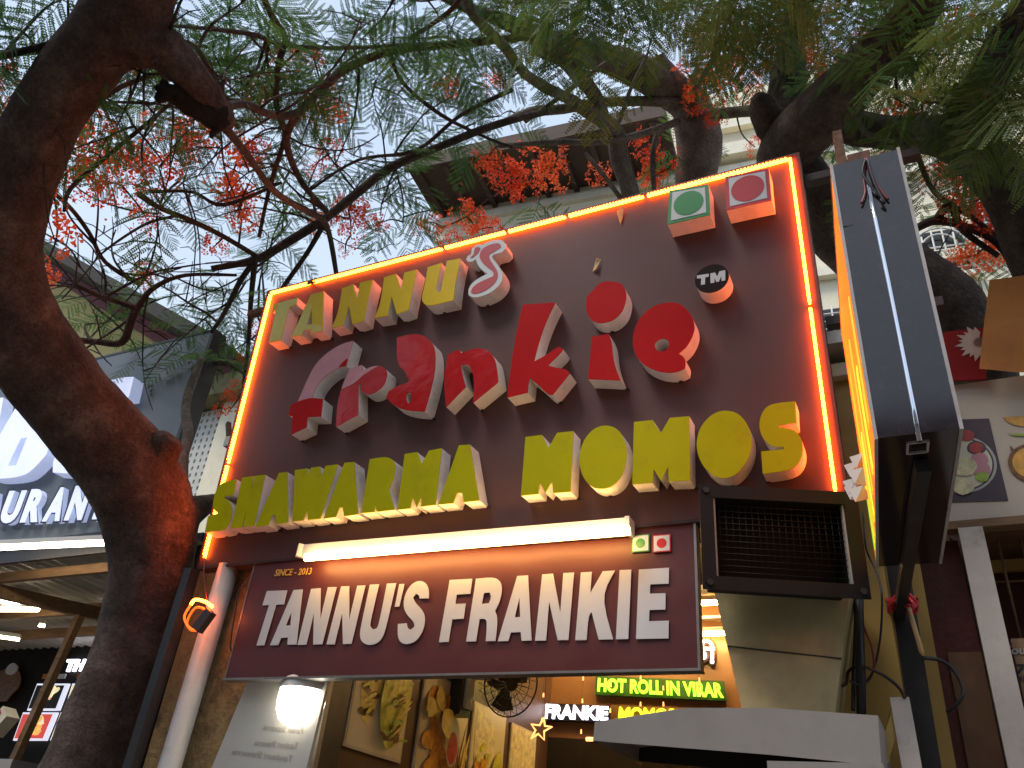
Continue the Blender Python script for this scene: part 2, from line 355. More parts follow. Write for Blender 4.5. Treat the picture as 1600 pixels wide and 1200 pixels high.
mat('menu_amber', (.6, .4, .1), .4, emis=(.95, .55, .14), estr=.5, var=.4, vscale=30)
mat('menu_cream', (.7, .6, .4), .4, emis=(1, .85, .55), estr=.5, var=.3, vscale=30)
mat('menu_leaf', (.3, .4, .1), .4, emis=(.45, .6, .1), estr=.4, var=.5, vscale=30)
mat('menu_black', (.03, .03, .03), .4)
mat('menu_glow', (0.7, 0.72, 0.8), 0.4, emis=(0.8, 0.82, 1.0), estr=0.55)
mat('cream_wall', (0.90, 0.81, 0.60), 0.8, var=0.08, vscale=1.2, bump=0.1, stain=(0.62, 0.54, 0.38), sscale=0.8, samt=0.5)
mat('cream_trim', (0.90, 0.83, 0.64), 0.75, var=0.1, stain=(0.35, 0.3, 0.22), sscale=1.5, samt=0.5)
mat('eave_brown', (0.085, 0.05, 0.036), 0.75, var=0.2, vscale=2, stretch=(0.3, 5, 5))
mat('window_dark', (0.03, 0.026, 0.022), 0.2, spec=0.6)
mat('grille_white', (0.66, 0.64, 0.58), 0.5)
mat('yellow_wall', (0.62, 0.52, 0.20), 0.8, var=0.08, vscale=1.0)
mat('trim_red', (0.20, 0.02, 0.02), 0.6, var=0.2)
mat('roof_dark', (0.04, 0.032, 0.028), 0.8, var=0.3)
mat('jali_white', (0.62, 0.60, 0.54), 0.7, var=0.1)
mat('olive_slab', (0.20, 0.17, 0.08), 0.85, var=0.3)
mat('tarp_orange', (0.52, 0.19, 0.05), 0.6, spec=0.1, var=0.2, vscale=3, bump=0.3, bscale=5, stain=(0.25, 0.1, 0.05), sscale=3, samt=0.5)
mat('poster_red', (0.28, 0.015, 0.016), 0.6, spec=0.1, var=0.2, vscale=4)
mat('petal_cream', (0.62, 0.42, 0.33), 0.5, var=0.2)
mat('flex_white', (0.62, 0.50, 0.38), 0.45, var=0.06, vscale=3)
mat('column_white', (0.64, 0.54, 0.46), 0.5, var=0.12, vscale=5, stain=(0.36, 0.3, 0.24), sscale=7, samt=0.6)
mat('dark_red_wall', (0.10, 0.022, 0.014), 0.6, var=0.35, vscale=6, bump=0.2)
mat('brown_board', (0.16, 0.08, 0.04), 0.6, var=0.3, vscale=5)
mat('plum', (0.085, 0.052, 0.06), 0.45)
mat('plate_steel', (0.5, 0.47, 0.40), 0.35, var=0.1)
mat('ink_black', (0.02, 0.015, 0.013), 0.6)
mat('plastic_red', (0.5, 0.03, 0.04), 0.3)
mat('wood_stick', (0.55, 0.33, 0.14), 0.6)
mat('rubber_dark', (0.02, 0.017, 0.015), 0.4, spec=0.5)
mat('dry_leaf', (0.5, 0.42, 0.2), 0.6, var=0.2)

# ================================================================== ground
m = MB(); m.add([(-80, -60, 0), (80, -60, 0), (80, 120, 0), (-80, 120, 0)], [(0, 1, 2, 3)]); tag(m.build('ground', 'asphalt', base=(0, 0, 0)), kind='structure')
pv = MB(); pv.box(-40, 40, 1.2, 2.6, 0.004, 0.14); tag(pv.build('pavement', 'paving', base=(0, 1.9, 0)), kind='structure')

# ================================================================== main signboard
sb = thing('shop_signboard', 'large dark brown signboard with raised yellow and red letters edged by orange light strip', 'signboard', SC - SV * 0.9)
OUT = -SN
def suv(p): return ((p - SC).dot(SH), (p - SC).dot(SV))
def sign_poly(pts, d): return [suv(on_sign(x, y, d)) for x, y in pts]
PX0, PX1, PZ0, PZ1 = -1.53, 1.53, -0.862, 0.83
m = MB(); m.frame_box(SC, SH, SV, SN, PX0, PX1, PZ0, PZ1, 0, 0.03); m.build('panel', 'sign_brown', sb)
m = MB()
for a0, a1, b0, b1 in ((PX0 - .012, PX1 + .012, PZ1, PZ1 + .012), (PX0 - .012, PX1 + .012, PZ0 - .012, PZ0), (PX0 - .012, PX0, PZ0, PZ1), (PX1, PX1 + .012, PZ0, PZ1)):
    m.frame_box(SC, SH, SV, SN, a0, a1, b0, b1, -0.004, 0.07)
for uu in (-1.5, -0.5, 0.5, 1.5): m.frame_box(SC, SH, SV, SN, uu - .025, uu + .025, PZ0, PZ1, 0.032, 0.08)
for vv in (-0.83, 0, 0.78): m.frame_box(SC, SH, SV, SN, PX0, PX1, vv - .025, vv + .025, 0.082, 0.12)
m.build('frame', 'frame_brown', sb)
m = MB(); m.frame_box(SC, SH, SV, SN, 1.545, 2.02, 0.735, 0.775, 0.08, 0.13); m.build('support_arm', 'frame_brown', sb)
m = MB(); m.frame_box(SC, SH, SV, SN, 1.545, 1.98, -0.05, -0.01, 0.08, 0.13); m.build('support_arm', 'frame_brown', sb)
m = MB(); m.frame_box(SC, SH, SV, SN, -1.72, -1.545, 0.74, 0.775, 0.05, 0.09); m.build('brace', 'rust', sb); m = MB()
m.bar(SC + SH * -1.53 + SV * -0.38 + SN * .08, SC + SH * -1.86 + SV * 0.12 + SN * .25, .025, .025); m.build('brace', 'rust', sb)
# LED strip: beads along the border
def led_run(u0, v0, u1, v1, gaps=()):
    L = math.hypot(u1 - u0, v1 - v0); dx, dy = (u1 - u0) / L, (v1 - v0) / L; s0 = 0.0
    for g0, g1 in list(gaps) + [(L, L)]:
        m = MB(); s_ = s0; ax = SH * dx + SV * dy; ay = SN.cross(ax)
        m.frame_box(SC + SH * (u0 + dx * s0) + SV * (v0 + dy * s0), ax, ay, OUT, 0, g0 - s0, -0.004, 0.004, 0.002, 0.014)
        while s_ < g0 - 0.012:
            o = SC + SH * (u0 + dx * s_) + SV * (v0 + dy * s_); m.frame_box(o, ax, ay, OUT, 0.003, 0.011, -0.0058, 0.0058, 0.003, 0.020); s_ += 0.0165
        tag(m.build('led_strip', 'led_orange', sb, fix=False), kind='stuff'); s0 = g1
led_run(-1.5, 0.81, 1.49, 0.81, ((.29, .315), (1.18, 1.2), (1.56, 1.58), (1.9, 1.92), (2.31, 2.33)))
led_run(-1.5, 0.80, -1.5, -0.82, ((1.1, 1.115),))
led_run(1.5, 0.81, 1.5, -0.81, ((.80, .825),))
m = MB(); m.frame_box(SC, SH, SV, OUT, -1.225, -1.165, 0.80, 0.815, 0.011, 0.02); m.build('strip_clip', 'frame_brown', sb)

A6 = (400, 360, 6.0); B6 = (580, 360, 6.0); C6 = (440, 500, 6.0); D6 = (600, 500, 6.0); E6 = (780, 440, 6.0); F6 = (960, 400, 6.0)
G7 = (310, 700, 6.6667); H7 = (540, 680, 6.6667); I7 = (800, 630, 6.6667); J5 = (1030, 610, 5.7143); K7 = (1030, 240, 6.6667)
LETTERS = [
 ('letter_t', 'face_yellow', A6, [(165,690),(390,632),(378,695),(312,720),(232,1030),(120,1052),(195,745),(150,765)], []),
 ('letter_a', 'face_yellow', A6, [(515,600),(635,570),(622,945),(522,962),(520,925),(452,938),(432,980),(330,1000)], [[(475,888),(522,745),(522,878)]]),
 ('letter_n', 'face_yellow', A6, [(805,545),(912,503),(945,655),(975,490),(1095,460),(1050,640),(1012,845),(905,880),(868,705),(818,890),(705,915),(760,800),(790,660)], []),
 ('letter_n', 'face_yellow', B6, [(120,440),(232,405),(278,550),(310,395),(430,365),(385,560),(350,745),(240,785),(190,615),(155,800),(28,822),(85,700)], []),
 ('letter_u', 'face_yellow', B6, [(530,345),(662,303),(608,520),(605,560),(625,580),(650,570),(710,285),(835,262),(790,480),(770,655),(660,680),(600,695),(530,708),(485,680),(472,630),(500,520)], []),
 ('letter_s', 'acrylic_white', B6, [(890,270),(905,240),(935,225),(945,170),(975,140),(1010,130),(1045,135),(1075,115),(1150,90),(1220,88),(1258,120),(1260,170),(1225,205),(1145,225),(1130,250),(1200,340),(1235,410),(1220,490),(1150,565),(1050,615),(960,632),(912,605),(910,550),(945,490),(1020,440),(1090,405),(1010,350),(980,270),(940,295),(900,290)], []),
 ('letter_f', 'face_pink', C6, [(670,195),(590,215),(490,262),(380,345),(300,440),(240,560),(150,765),(85,800),(68,895),(105,905),(92,1075),(235,1005),(245,910),(370,905),(388,740),(290,730),(310,650),(370,560),(450,490),(540,445),(605,430)], []),
 ('letter_r', 'film_red', C6, [(750,420),(760,475),(850,435),(930,430),(985,465),(990,520),(960,610),(880,680),(800,700),(745,665),(745,590),(720,600),(715,885),(510,1000),(515,850),(540,700),(600,540),(640,460)], []),
 ('letter_a', 'film_red', D6, [(120,165),(250,130),(350,135),(430,190),(475,250),(485,420),(450,620),(380,858),(230,850),(110,815),(20,730),(40,670),(130,615),(215,590),(235,570),(190,470),(120,410)], [[(205,740),(210,690),(235,675),(258,700),(255,760),(225,785)]]),
 ('letter_n', 'film_red', D6, [(600,330),(650,290),(715,285),(720,310),(850,265),(950,268),(1020,330),(1050,400),(1072,580),(835,775),(845,560),(820,450),(780,415),(725,415),(720,460),(765,625),(582,815),(560,600),(575,450)], []),
 ('letter_k', 'face_red', E6, [(220,215),(525,195),(440,370),(370,570),(325,750),(420,700),(555,610),(595,630),(585,660),(455,785),(540,810),(630,820),(660,860),(500,1060),(460,1060),(350,950),(280,905),(265,1040),(75,1085),(110,780),(160,480)], []),
 ('letter_i_dot', 'face_red', E6, [(820,140),(890,70),(930,20),(990,-5),(1080,0),(1150,20),(1180,70),(1195,130),(1170,250),(1120,320),(1050,370),(960,390),(880,375),(830,320),(810,240)], []),
 ('letter_i_stem', 'face_red', E6, [(868,515),(1025,490),(1055,560),(1070,750),(1135,925),(832,912)], []),
 ('letter_e', 'face_red', F6, [(380,460),(480,435),(590,435),(670,490),(730,570),(755,650),(740,740),(680,850),(600,915),(640,935),(670,980),(660,1050),(600,1085),(500,1095),(400,1080),(270,1020),(190,920),(168,800),(190,660),(270,540)], [[(370,830),(410,780),(470,770),(515,800),(510,860),(460,897),(400,890)]]),
 ('letter_s', 'face_lime', G7, [(395,325),(270,350),(215,390),(170,470),(150,580),(160,650),(205,680),(100,710),(65,878),(190,868),(270,850),(320,790),(350,690),(345,590),(300,535),(260,515),(300,495),(365,490)], []),
 ('letter_h', 'face_lime', G7, [(455,308),(566,292),(548,440),(585,291),(695,278),(580,808),(468,820),(495,655),(452,824),(340,838)], []),
 ('letter_a', 'face_lime', G7, [(838,260),(925,248),(935,775),(805,790),(805,700),(765,700),(725,805),(592,820)], []),
 ('letter_w', 'face_lime', G7, [(1005,230),(1135,212),(1128,290),(1175,205),(1265,192),(1280,300),(1325,185),(1450,170),(1270,735),(1140,750),(1135,625),(1095,752),(980,765)], []),
 ('letter_a', 'face_lime', H7, [(-13,287),(90,278),(130,825),(-13,843),(-33,753),(-63,753),(-103,853),(-228,868)], []),
 ('letter_r', 'face_lime', H7, [(250,250),(330,235),(430,225),(500,260),(520,320),(505,440),(450,560),(470,640),(510,775),(322,798),(310,700),(298,800),(162,812)], []),
 ('letter_m', 'face_lime', H7, [(615,195),(745,175),(790,300),(870,160),(1000,135),(935,725),(782,745),(797,615),(740,752),(698,645),(675,762),(538,778)], []),
 ('letter_a', 'face_lime', H7, [(1180,105),(1295,97),(1390,680),(1230,698),(1215,600),(1160,600),(1120,708),(965,722)], []),
 ('letter_m', 'face_lime', I7, [(140,352),(310,330),(380,462),(470,308),(638,290),(610,922),(430,935),(418,810),(345,935),(290,820),(275,945),(92,962)], []),
 ('letter_o', 'face_lime', I7, [(985,228),(1080,255),(1150,330),(1190,440),(1195,560),(1170,700),(1110,810),(1020,880),(900,895),(810,860),(740,770),(705,660),(698,560),(730,420),(800,310),(890,245)], []),
 ('letter_m', 'face_lime', I7, [(1270,195),(1465,175),(1550,310),(1644,152),(1846,135),(1854,805),(1632,813),(1626,660),(1551,811),(1475,685),(1465,830),(1252,845)], []),
 ('letter_o', 'face_lime', J5, [(590,178),(690,195),(770,270),(820,380),(828,480),(800,600),(740,700),(660,770),(560,788),(460,750),(380,660),(338,550),(332,440),(370,320),(450,230),(520,190)], []),
 ('letter_s', 'face_lime', J5, [(1215,98),(1225,290),(1075,310),(1065,330),(1180,340),(1250,390),(1280,470),(1285,560),(1250,650),(1160,715),(925,745),(910,545),(1110,525),(1115,505),(1030,505),(960,470),(905,390),(890,290),(920,190),(980,130),(1080,108)], []),
]
LD = 0.09
FILMS = {('letter_f'): [('face_red', C6, [(85,800),(150,765),(240,738),(290,730),(388,740),(370,905),(245,910),(235,1005),(92,1075),(105,905),(68,895)]), ('face_red', C6, [(535,442),(555,415),(610,362),(622,372),(605,430)])],
         ('letter_r', 'film_red'): [('face_pink', C6, [(640,460),(690,445),(725,432),(750,420),(760,475),(850,435),(915,430),(850,462),(760,520),(690,590),(600,635),(560,650),(600,540)])],
         ('letter_t', 'face_yellow'): [('face_pale', A6, [(215,680),(390,632),(378,695),(312,720),(232,1030),(120,1052),(190,745)])],
         ('letter_a', 'face_yellow'): [('face_pale', A6, [(500,690),(527,700),(520,745),(475,888),(522,880),(600,890),(622,915),(622,945),(522,962),(520,925),(452,938),(432,980),(330,1000),(420,820)])]}
def letter(name, fm, z, pts, holes, parent, depth=LD):
    poly = soften(sign_poly(zoomed(pts, *z), depth)); hl = [soften(sign_poly(zoomed(h, *z), depth), 80) for h in holes]
    m = MB(); m.prism(poly, SC, SH, SV, OUT, 0.003, depth - 0.004, hl, back=False, front=False)
    # drainage nicks at the foot of the return
    r = m.build(name, 'return_white', parent)
    m = MB(); m.prism(poly, SC, SH, SV, OUT, depth - 0.0045, depth, hl); m.build('letter_face', fm, r)
    for key in (name, (name, fm)):
        for fmat, zz, fp in FILMS.get(key, []):
            m = MB(); m.prism(soften(sign_poly(zoomed(fp, *zz), depth), 35), SC, SH, SV, OUT, depth + 0.0004, depth + 0.0016); m.build('peeling_film', fmat, r)
    nick = MB(); us = sorted(poly, key=lambda p: p[1])[:1]
    for p in us: nick.frame_box(SC, SH, SV, OUT, p[0] - .004, p[0] + .012, p[1] - .0015, p[1] + .004, 0.003, 0.014)
    nick.build('drain_nick', 'wire_black', r)
    return r
for L in LETTERS:
    r = letter(*L, sb)
    if L[0] == 'letter_s' and L[1] == 'acrylic_white':
        m = MB(); m.prism(soften(sign_poly(zoomed([(1215,130),(1215,160),(1160,195),(1110,225),(1105,260),(1150,330),(1190,390),(1185,460),(1120,535),(1040,580),(965,600),(935,580),(950,535),(1010,490),(1090,455),(1145,430),(1150,390),(1090,345),(1030,290),(1012,235),(1040,175),(1100,140),(1180,118)], *B6), LD), 60), SC, SH, SV, OUT, LD + .0005, LD + .002); m.build('inlay', 'face_crimson', r)
        m = MB(); m.prism(soften(sign_poly(zoomed([(1025,165),(1000,155),(975,165),(965,200),(960,230),(930,255),(945,260),(985,230),(1015,195)], *B6), LD), 60), SC, SH, SV, OUT, LD + .0005, LD + .002); m.build('inlay', 'face_crimson', r)
# trademark disc
cu = suv(on_sign(1112, 434.8, LD)); rr = suv(on_sign(1112 + 26.6, 434.8 - 7, LD))[0] - cu[0]
disc = circle(48, rr, *cu); m = MB(); m.prism(disc, SC, SH, SV, OUT, .003, LD - .004, back=False, front=False); dsk = m.build('trademark_disc', 'return_white', sb)
m = MB(); m.prism(disc, SC, SH, SV, OUT, LD - .0045, LD); m.build('disc_face', 'black_disc', dsk)
for pts in ([(775,185),(885,168),(885,195),(852,202),(850,268),(812,272),(815,210),(775,212)], [(900,165),(945,157),(965,195),(985,145),(1040,135),(1040,230),(1005,236),(1003,190),(980,242),(955,245),(938,205),(938,252),(902,256)]):
    m = MB(); m.prism(sign_poly(zoomed(pts, *F6), LD), SC, SH, SV, OUT, LD + .0005, LD + .002); m.build('trademark_letter', 'acrylic_white', dsk)
# vegetarian and non-vegetarian marks
for nm, pts, cc, cm, el in (('vegetarian_mark', [(105,385),(512,318),(530,635),(85,738)], (307, 514), 'mark_green', 0.36), ('meat_mark', [(685,240),(1140,150),(1170,485),(700,590)], (924, 362), 'mark_red', 0.36)):
    q = sign_poly(zoomed(pts, *K7), 0.10); m = MB(); m.prism(q, SC, SH, SV, OUT, .003, 0.096, back=False, front=False); b = m.build(nm, 'return_white', sb)
    m = MB(); m.prism(q, SC, SH, SV, OUT, .0955, 0.10); m.build('mark_border', cm, b)
    c0 = (sum(p[0] for p in q) / 4, sum(p[1] for p in q) / 4)
    m = MB(); m.prism([(c0[0] + (p[0] - c0[0]) * .83, c0[1] + (p[1] - c0[1]) * .83) for p in q], SC, SH, SV, OUT, .1005, .102); m.build('mark_field', 'acrylic_white', b)
    wd = math.hypot(q[1][0] - q[0][0], q[1][1] - q[0][1])
    m = MB(); m.prism(circle(40, wd * .375, *c0), SC, SH, SV, OUT, .1025, .104); m.build('mark_dot', cm, b)
# leaf stuck on the panel, loose strip end and driver
lp = suv(on_sign(932, 415, 0.004)); m = MB(); m.add([SC + SH * (lp[0] + a) + SV * (lp[1] + b) + OUT * d for a, b, d in ((-.02, -.03, .004), (.004, -.032, .02), (.024, .03, .006), (.006, .034, .022), (.0, .0, .016))], [(0, 1, 4), (1, 2, 4), (2, 3, 4), (3, 0, 4)]); tag(m.build('dry_leaf', 'dry_leaf'), 'small dry pale leaf stuck on brown signboard above the red letter i dot', 'leaf')
lp = suv(on_sign(970, 340, 0.004)); m = MB(); m.add([SC + SH * (lp[0] + a) + SV * (lp[1] + b) + OUT * d for a, b, d in ((-.02, .05, .004), (.02, .055, .02), (.012, .0, .006), (.0, -.05, .012), (-.012, .01, .02))], [(0, 1, 2), (0, 2, 4), (4, 2, 3)]); tag(m.build('dry_leaf', 'dry_leaf'), 'curled brown leaf caught under the top light strip of the brown signboard', 'leaf')
dr = thing('light_driver', 'small driver with a glowing coil of orange light strip hanging below the brown signboard', 'driver', at(305, 985, 2.8))
pts = [at(x, y, 2.86) for x, y in ((320, 870), (318, 900), (322, 925), (325, 945))]; m = MB(); m.tube(pts, .003, 5); m.build('lead_wire', 'wire_red', dr)
pts = spline([tuple(at(x, y, 2.85)) for x, y in ((298, 945), (305, 937), (320, 940), (332, 948))], 5); m = MB(); m.tube(pts, .0075, 6); m.build('glowing_strip_end', 'led_orange', dr)
pts = spline([tuple(at(x, y, 2.84 + .02 * math.sin(x))) for x, y in ((298, 945), (288, 965), (300, 985), (318, 975), (322, 955), (305, 950), (292, 975), (310, 985), (328, 960))], 5); m = MB(); m.tube(pts, .006, 6); m.build('strip_coil', 'led_dim', dr)
m = MB(); m.bar(at(308, 985, 2.83), at(330, 955, 2.83), .035, .05); m.build('driver_box', 'frame_brown', dr)

# ================================================================== banner below the signboard
YB = 2.95; BN = Vector((0, -1, 0)); UX = Vector((1, 0, 0)); UZ = Vector((0, 0, 1)); UY = Vector((0, 1, 0))
bx0, bx1, bz0, bz1 = -2.885, -0.735, 2.335, 2.885
bn = thing('banner_sign', 'maroon flex banner with white block lettering hanging under the brown signboard', 'banner', (-1.8, YB, bz0))
m = MB()
nx, nz_ = 40, 10     # slightly slack vinyl skin
vs = [Vector((bx0 + (bx1 - bx0) * i / nx, YB - .002 - .0035 * noise.noise(Vector((i * .35, j * .5, 3))), bz0 + (bz1 - bz0) * j / nz_)) for j in range(nz_ + 1) for i in range(nx + 1)]
m.add(vs, [(j * (nx + 1) + i, j * (nx + 1) + i + 1, (j + 1) * (nx + 1) + i + 1, (j + 1) * (nx + 1) + i) for j in range(nz_) for i in range(nx)], True); m.build('banner_skin', 'vinyl_maroon', bn)
m = MB(); m.box(bx0 + .002, bx1 - .002, YB + .012, YB + .04, bz0 + .002, bz1 - .002); m.build('backing', 'frame_brown', bn)
m = MB(); m.box(bx0 - .012, bx1 + .012, YB - .012, YB + .042, bz0 - .010, bz0 - .001); m.box(bx0 - .006, bx0 - .001, YB - .004, YB + .042, bz0, bz1); m.box(bx1 + .001, bx1 + .010, YB - .008, YB + .042, bz0, bz1); m.build('edge_frame', 'aluminium', bn)
L4 = (390, 870, 4.571); M3z = (670, 870, 3.721)
BL = [
 ('letter_t', L4, [(125,245),(270,240),(245,340),(190,343),(105,632),(50,634),(140,345),(92,348)], []),
 ('letter_a', L4, [(315,238),(380,233),(335,627),(270,628),(275,577),(225,580),(205,631),(147,632)], [[(300,395),(293,490),(258,492)]]),
 ('letter_n', L4, [(440,230),(508,224),(505,450),(560,218),(622,216),(520,625),(455,627),(460,400),(405,628),(343,630)], []),
 ('letter_n', L4, [(655,212),(712,210),(712,450),(770,207),(828,204),(728,622),(668,623),(662,405),(608,625),(550,626)], []),
 ('letter_u', L4, [(860,200),(925,196),(862,470),(862,500),(885,520),(910,510),(925,480),(982,192),(1047,188),(975,510),(945,590),(900,625),(850,632),(805,612),(788,570),(793,510)], []),
 ('apostrophe', L4, [(1070,196),(1107,194),(1070,355),(1038,357)], []),
 ('letter_s', L4, [(1280,297),(1215,298),(1212,275),(1190,265),(1168,290),(1180,325),(1235,380),(1257,440),(1240,530),(1195,600),(1130,628),(1080,615),(1058,570),(1060,480),(1122,475),(1128,510),(1150,522),(1178,500),(1175,465),(1120,410),(1098,350),(1110,270),(1150,200),(1210,168),(1260,185),(1283,240)], []),
 ('letter_f', M3z, [(122,135),(253,128),(242,215),(162,220),(155,275),(215,272),(203,360),(137,364),(115,495),(60,497)], []),
 ('letter_r', M3z, [(275,128),(380,118),(420,145),(427,200),(410,270),(385,315),(402,360),(388,490),(332,491),(340,375),(325,360),(295,362),(275,492),(218,493)], [[(322,210),(355,208),(365,235),(350,270),(308,275)]]),
 ('letter_a', M3z, [(515,112),(577,108),(598,487),(540,489),(535,438),(478,440),(462,490),(402,491)], [[(528,235),(532,350),(500,353)]]),
 ('letter_n', M3z, [(660,103),(722,98),(765,325),(783,95),(845,92),(812,484),(750,485),(700,260),(682,487),(618,488)], []),
 ('letter_k', M3z, [(885,92),(948,88),(940,210),(1012,85),(1083,80),(1003,230),(1072,480),(988,482),(947,320),(928,350),(918,484),(852,485)], []),
 ('letter_i', M3z, [(1110,78),(1178,75),(1160,478),(1088,480)], []),
 ('letter_e', M3z, [(1222,75),(1397,64),(1395,157),(1288,160),(1286,215),(1377,212),(1376,307),(1283,310),(1281,375),(1396,372),(1394,475),(1205,478)], []),
]
YT = YB - .008
def bpoly(pts): return [((p := at(x, y, YT)).x, p.z) for x, y in pts]
for nm, z, pts, holes in BL:
    m = MB(); m.prism(soften(bpoly(zoomed(pts, *z)), 50), Vector((0, YT, 0)), UX, UZ, BN, -.001, .0015, [soften(bpoly(zoomed(h, *z)), 50) for h in holes]); m.build(nm, 'vinyl_white', bn)
m = MB(); text_quad(m, 'SINCE - 2013', *[at(x, y, YT) for x, y in ((430.5, 890), (488, 887), (487, 897.5), (428.5, 900.5))], BN, .0015, 0.012, 0.25); m.build('small_lettering', 'vinyl_gold', bn)
for nm, cx, cm in (('vegetarian_mark', 1001, 'mark_green'), ('meat_mark', 1034, 'mark_red')):
    c = at(cx, 849, YT); s = .035; m = MB(); m.box(c.x - s, c.x + s, YT - .0012, YT + .001, c.z - s, c.z + s); mk = m.build(nm, cm, bn)
    m = MB(); m.box(c.x - s * .88, c.x + s * .88, YT - .0022, YT - .0013, c.z - s * .88, c.z + s * .88); m.build('mark_field', 'acrylic_white', mk)
    m = MB(); m.prism(circle(28, s * .55, c.x, c.z), Vector((0, YT, 0)), UX, UZ, BN, .0024, .0034); m.build('mark_dot', cm, mk)
# tube light above the banner lettering
tl = thing('tube_light', 'long warm glowing tube light along the top of the maroon banner', 'tube light', at(730, 850, 2.88))
a, b = at(476, 863, 2.9), at(985, 823, 2.9)
m = MB(); m.bar(a, b, .045, .06); m.build('housing', 'fixture_white', tl)
a2, b2 = at(478, 871, 2.86), at(983, 829, 2.86)
m = MB(); m.tube([a2, b2], .018, 14); m.build('tube', 'tube_warm', tl)
m = MB(); m.bar(a - UX * .004, a + UX * .012 - UY * .012, .07, .062); m.build('end_cap', 'fixture_white', tl)
m = MB(); m.bar(b - UX * .012, b + UX * .006, .07, .062); m.build('end_cap', 'fixture_white', tl)
m = MB(); m.tube([at(388, 905, 2.93), at(372, 925, 2.93), at(362, 990, 2.95), at(360, 1012, 2.95), at(368, 1040, 2.97)], .004, 5); m.tube(spline([tuple(at(x, y, 3.0)) for x, y in ((380, 1046), (395, 1054), (415, 1052), (430, 1046))], 4), .004, 5)
tag(m.build('power_cable', 'wire_black'), 'thin black cable looping at the left end of the maroon banner', 'cable')

# ================================================================== the snack shop behind the banner
shp = thing('snack_shop', 'narrow snack shop with warm lit interior behind the maroon banner', 'shop', (-1.5, 4.5, 0))
m = MB(); m.box(-3.36, -2.72, 3.06, 3.32, 0, 3.3); m.build('plaster_pier', 'plaster_ochre', shp)
m = MB(); m.box(-2.74, -2.6, 3.45, 6.7, 0, 3.5); m.build('side_wall', 'inner_wall', shp)
m = MB(); m.box(-2.82, -2.56, 3.30, 3.45, 0, 3.3); m.build('door_jamb', 'black_metal', shp)
m = MB(); m.box(-2.62, -2.555, 3.27, 3.30, 0, 3.3); m.build('jamb_trim', 'aluminium', shp)
WA = Vector((-2.66, 5.95, 0)); WD = Vector((1.45, 0.34, 0)).normalized(); WN = Vector((WD.y, -WD.x, 0))
m = MB(); m.frame_box(WA, WD, WN, UZ, -0.1, 3.0, -0.12, 0, 0, 3.55); m.build('back_wall', 'back_wall', shp)
m = MB(); m.frame_box(WA, WD, WN, UZ, -0.05, 2.9, 0.004, 0.012, 0, 2.62); m.build('lower_cladding', 'dark_wall', shp)
m = MB(); m.box(-2.74, 0.2, 3.06, 6.9, 3.5, 3.56); m.build('ceiling', 'ceiling_cream', shp)
for yy in (3.8, 4.5, 5.2, 5.85):
    m = MB(); m.box(-2.6, 0.1, yy, yy + .06, 3.42, 3.5); m.build('ceiling_batten', 'back_wall', shp)
m = MB(); m.box(-0.30, -0.10, 3.10, 3.32, 0, 3.5); m.build('yellow_pier', 'yellow_paint', shp)
m = MB(); m.box(-0.12, 0.02, 3.4, 6.9, 0, 3.5); m.build('side_wall', 'yellow_paint', shp)
m = MB(); m.box(-3.4, 0.2, 3.0, 7.0, 3.62, 3.68); m.build('roof', 'tin_sheet', shp)
m = MB(); m.box(-2.6, 0, 3.0, 6.8, 0.005, 0.12); m.build('floor', 'paving', shp)
def tube_light(label, a, b, r=.014, matn='tube_white', hous=True, group=None):
    a, b = Vector(a), Vector(b); t_ = thing('tube_light', label, 'tube light', (a + b) / 2, group)
    if hous:
        m = MB(); m.bar(a + UZ * .03, b + UZ * .03, .05, .03); m.build('housing', 'fixture_white', t_)
    m = MB(); m.tube([a, b], r, 10); m.build('tube', matn, t_)
def ext(a, b, k): return a + (b - a) * k
a, b = atz(1088, 942, 3.40), atz(1122, 942, 3.40); a, b = Vector(a), Vector(b); tube_light('upper warm tube light on the shop ceiling right of the banner', Vector((a.x - 1.2, a.y, 3.40)), Vector((b.x + .12, b.y, 3.40)), matn='tube_shop')
a, b = atz(1088, 990, 3.36), atz(1132, 990, 3.36); tube_light('lower warm tube light just above the white Hindi sign', Vector((a.x - 1.2, a.y, 3.36)), Vector((b.x + .05, b.y, 3.36)), matn='tube_shop')
# drain pipe, black channel
m = MB(); m.tube([at(358, 884, 2.98), at(248, 1208, 2.98) + Vector((0, 0, -1.96))], [.050, .052], 20); pi = tag(m.build('drain_pipe', 'pvc'), 'pale grey plastic drain pipe running down the plaster pier', 'pipe')
ch = MB(); a, b = at(300, 890, 2.9), at(205, 1200, 2.9); b2 = a + (b - a) * 3.05; ch.bar(a, b2, .055, .05, UX); tag(ch.build('steel_channel', 'black_metal'), 'black steel channel leaning between tree trunk and drain pipe', 'steel post')
# led bulb
bc = at(473, 1085, 3.04); bu = thing('light_bulb', 'glowing white bulb hanging under left end of the maroon banner', 'light bulb', bc)
prof = [(.0, -.105), (.045, -.10), (.08, -.08), (.098, -.045), (.103, 0), (.101, .045)]
def lathe(mb, c, prof, n=28):
    vs = [c + Vector((r * math.cos(2 * math.pi * j / n), r * math.sin(2 * math.pi * j / n), z)) for r, z in prof for j in range(n)]
    return mb.add(vs, [(i * n + j, i * n + (j + 1) % n, (i + 1) * n + (j + 1) % n, (i + 1) * n + j) for i in range(len(prof) - 1) for j in range(n)], True)
m = MB(); lathe(m, bc - UZ * .03, prof); m.build('diffuser', 'bulb_glow', bu)
m = MB(); lathe(m, bc - UZ * .03, [(.102, .046), (.098, .085), (.08, .11), (.03, .13), (.02, .2), (0, .2)]); m.build('cap', 'fixture_white', bu)
m = MB(); m.tube([bc + UZ * .17, bc + UZ * .6], .006, 6); m.build('cord', 'wire_black', bu)
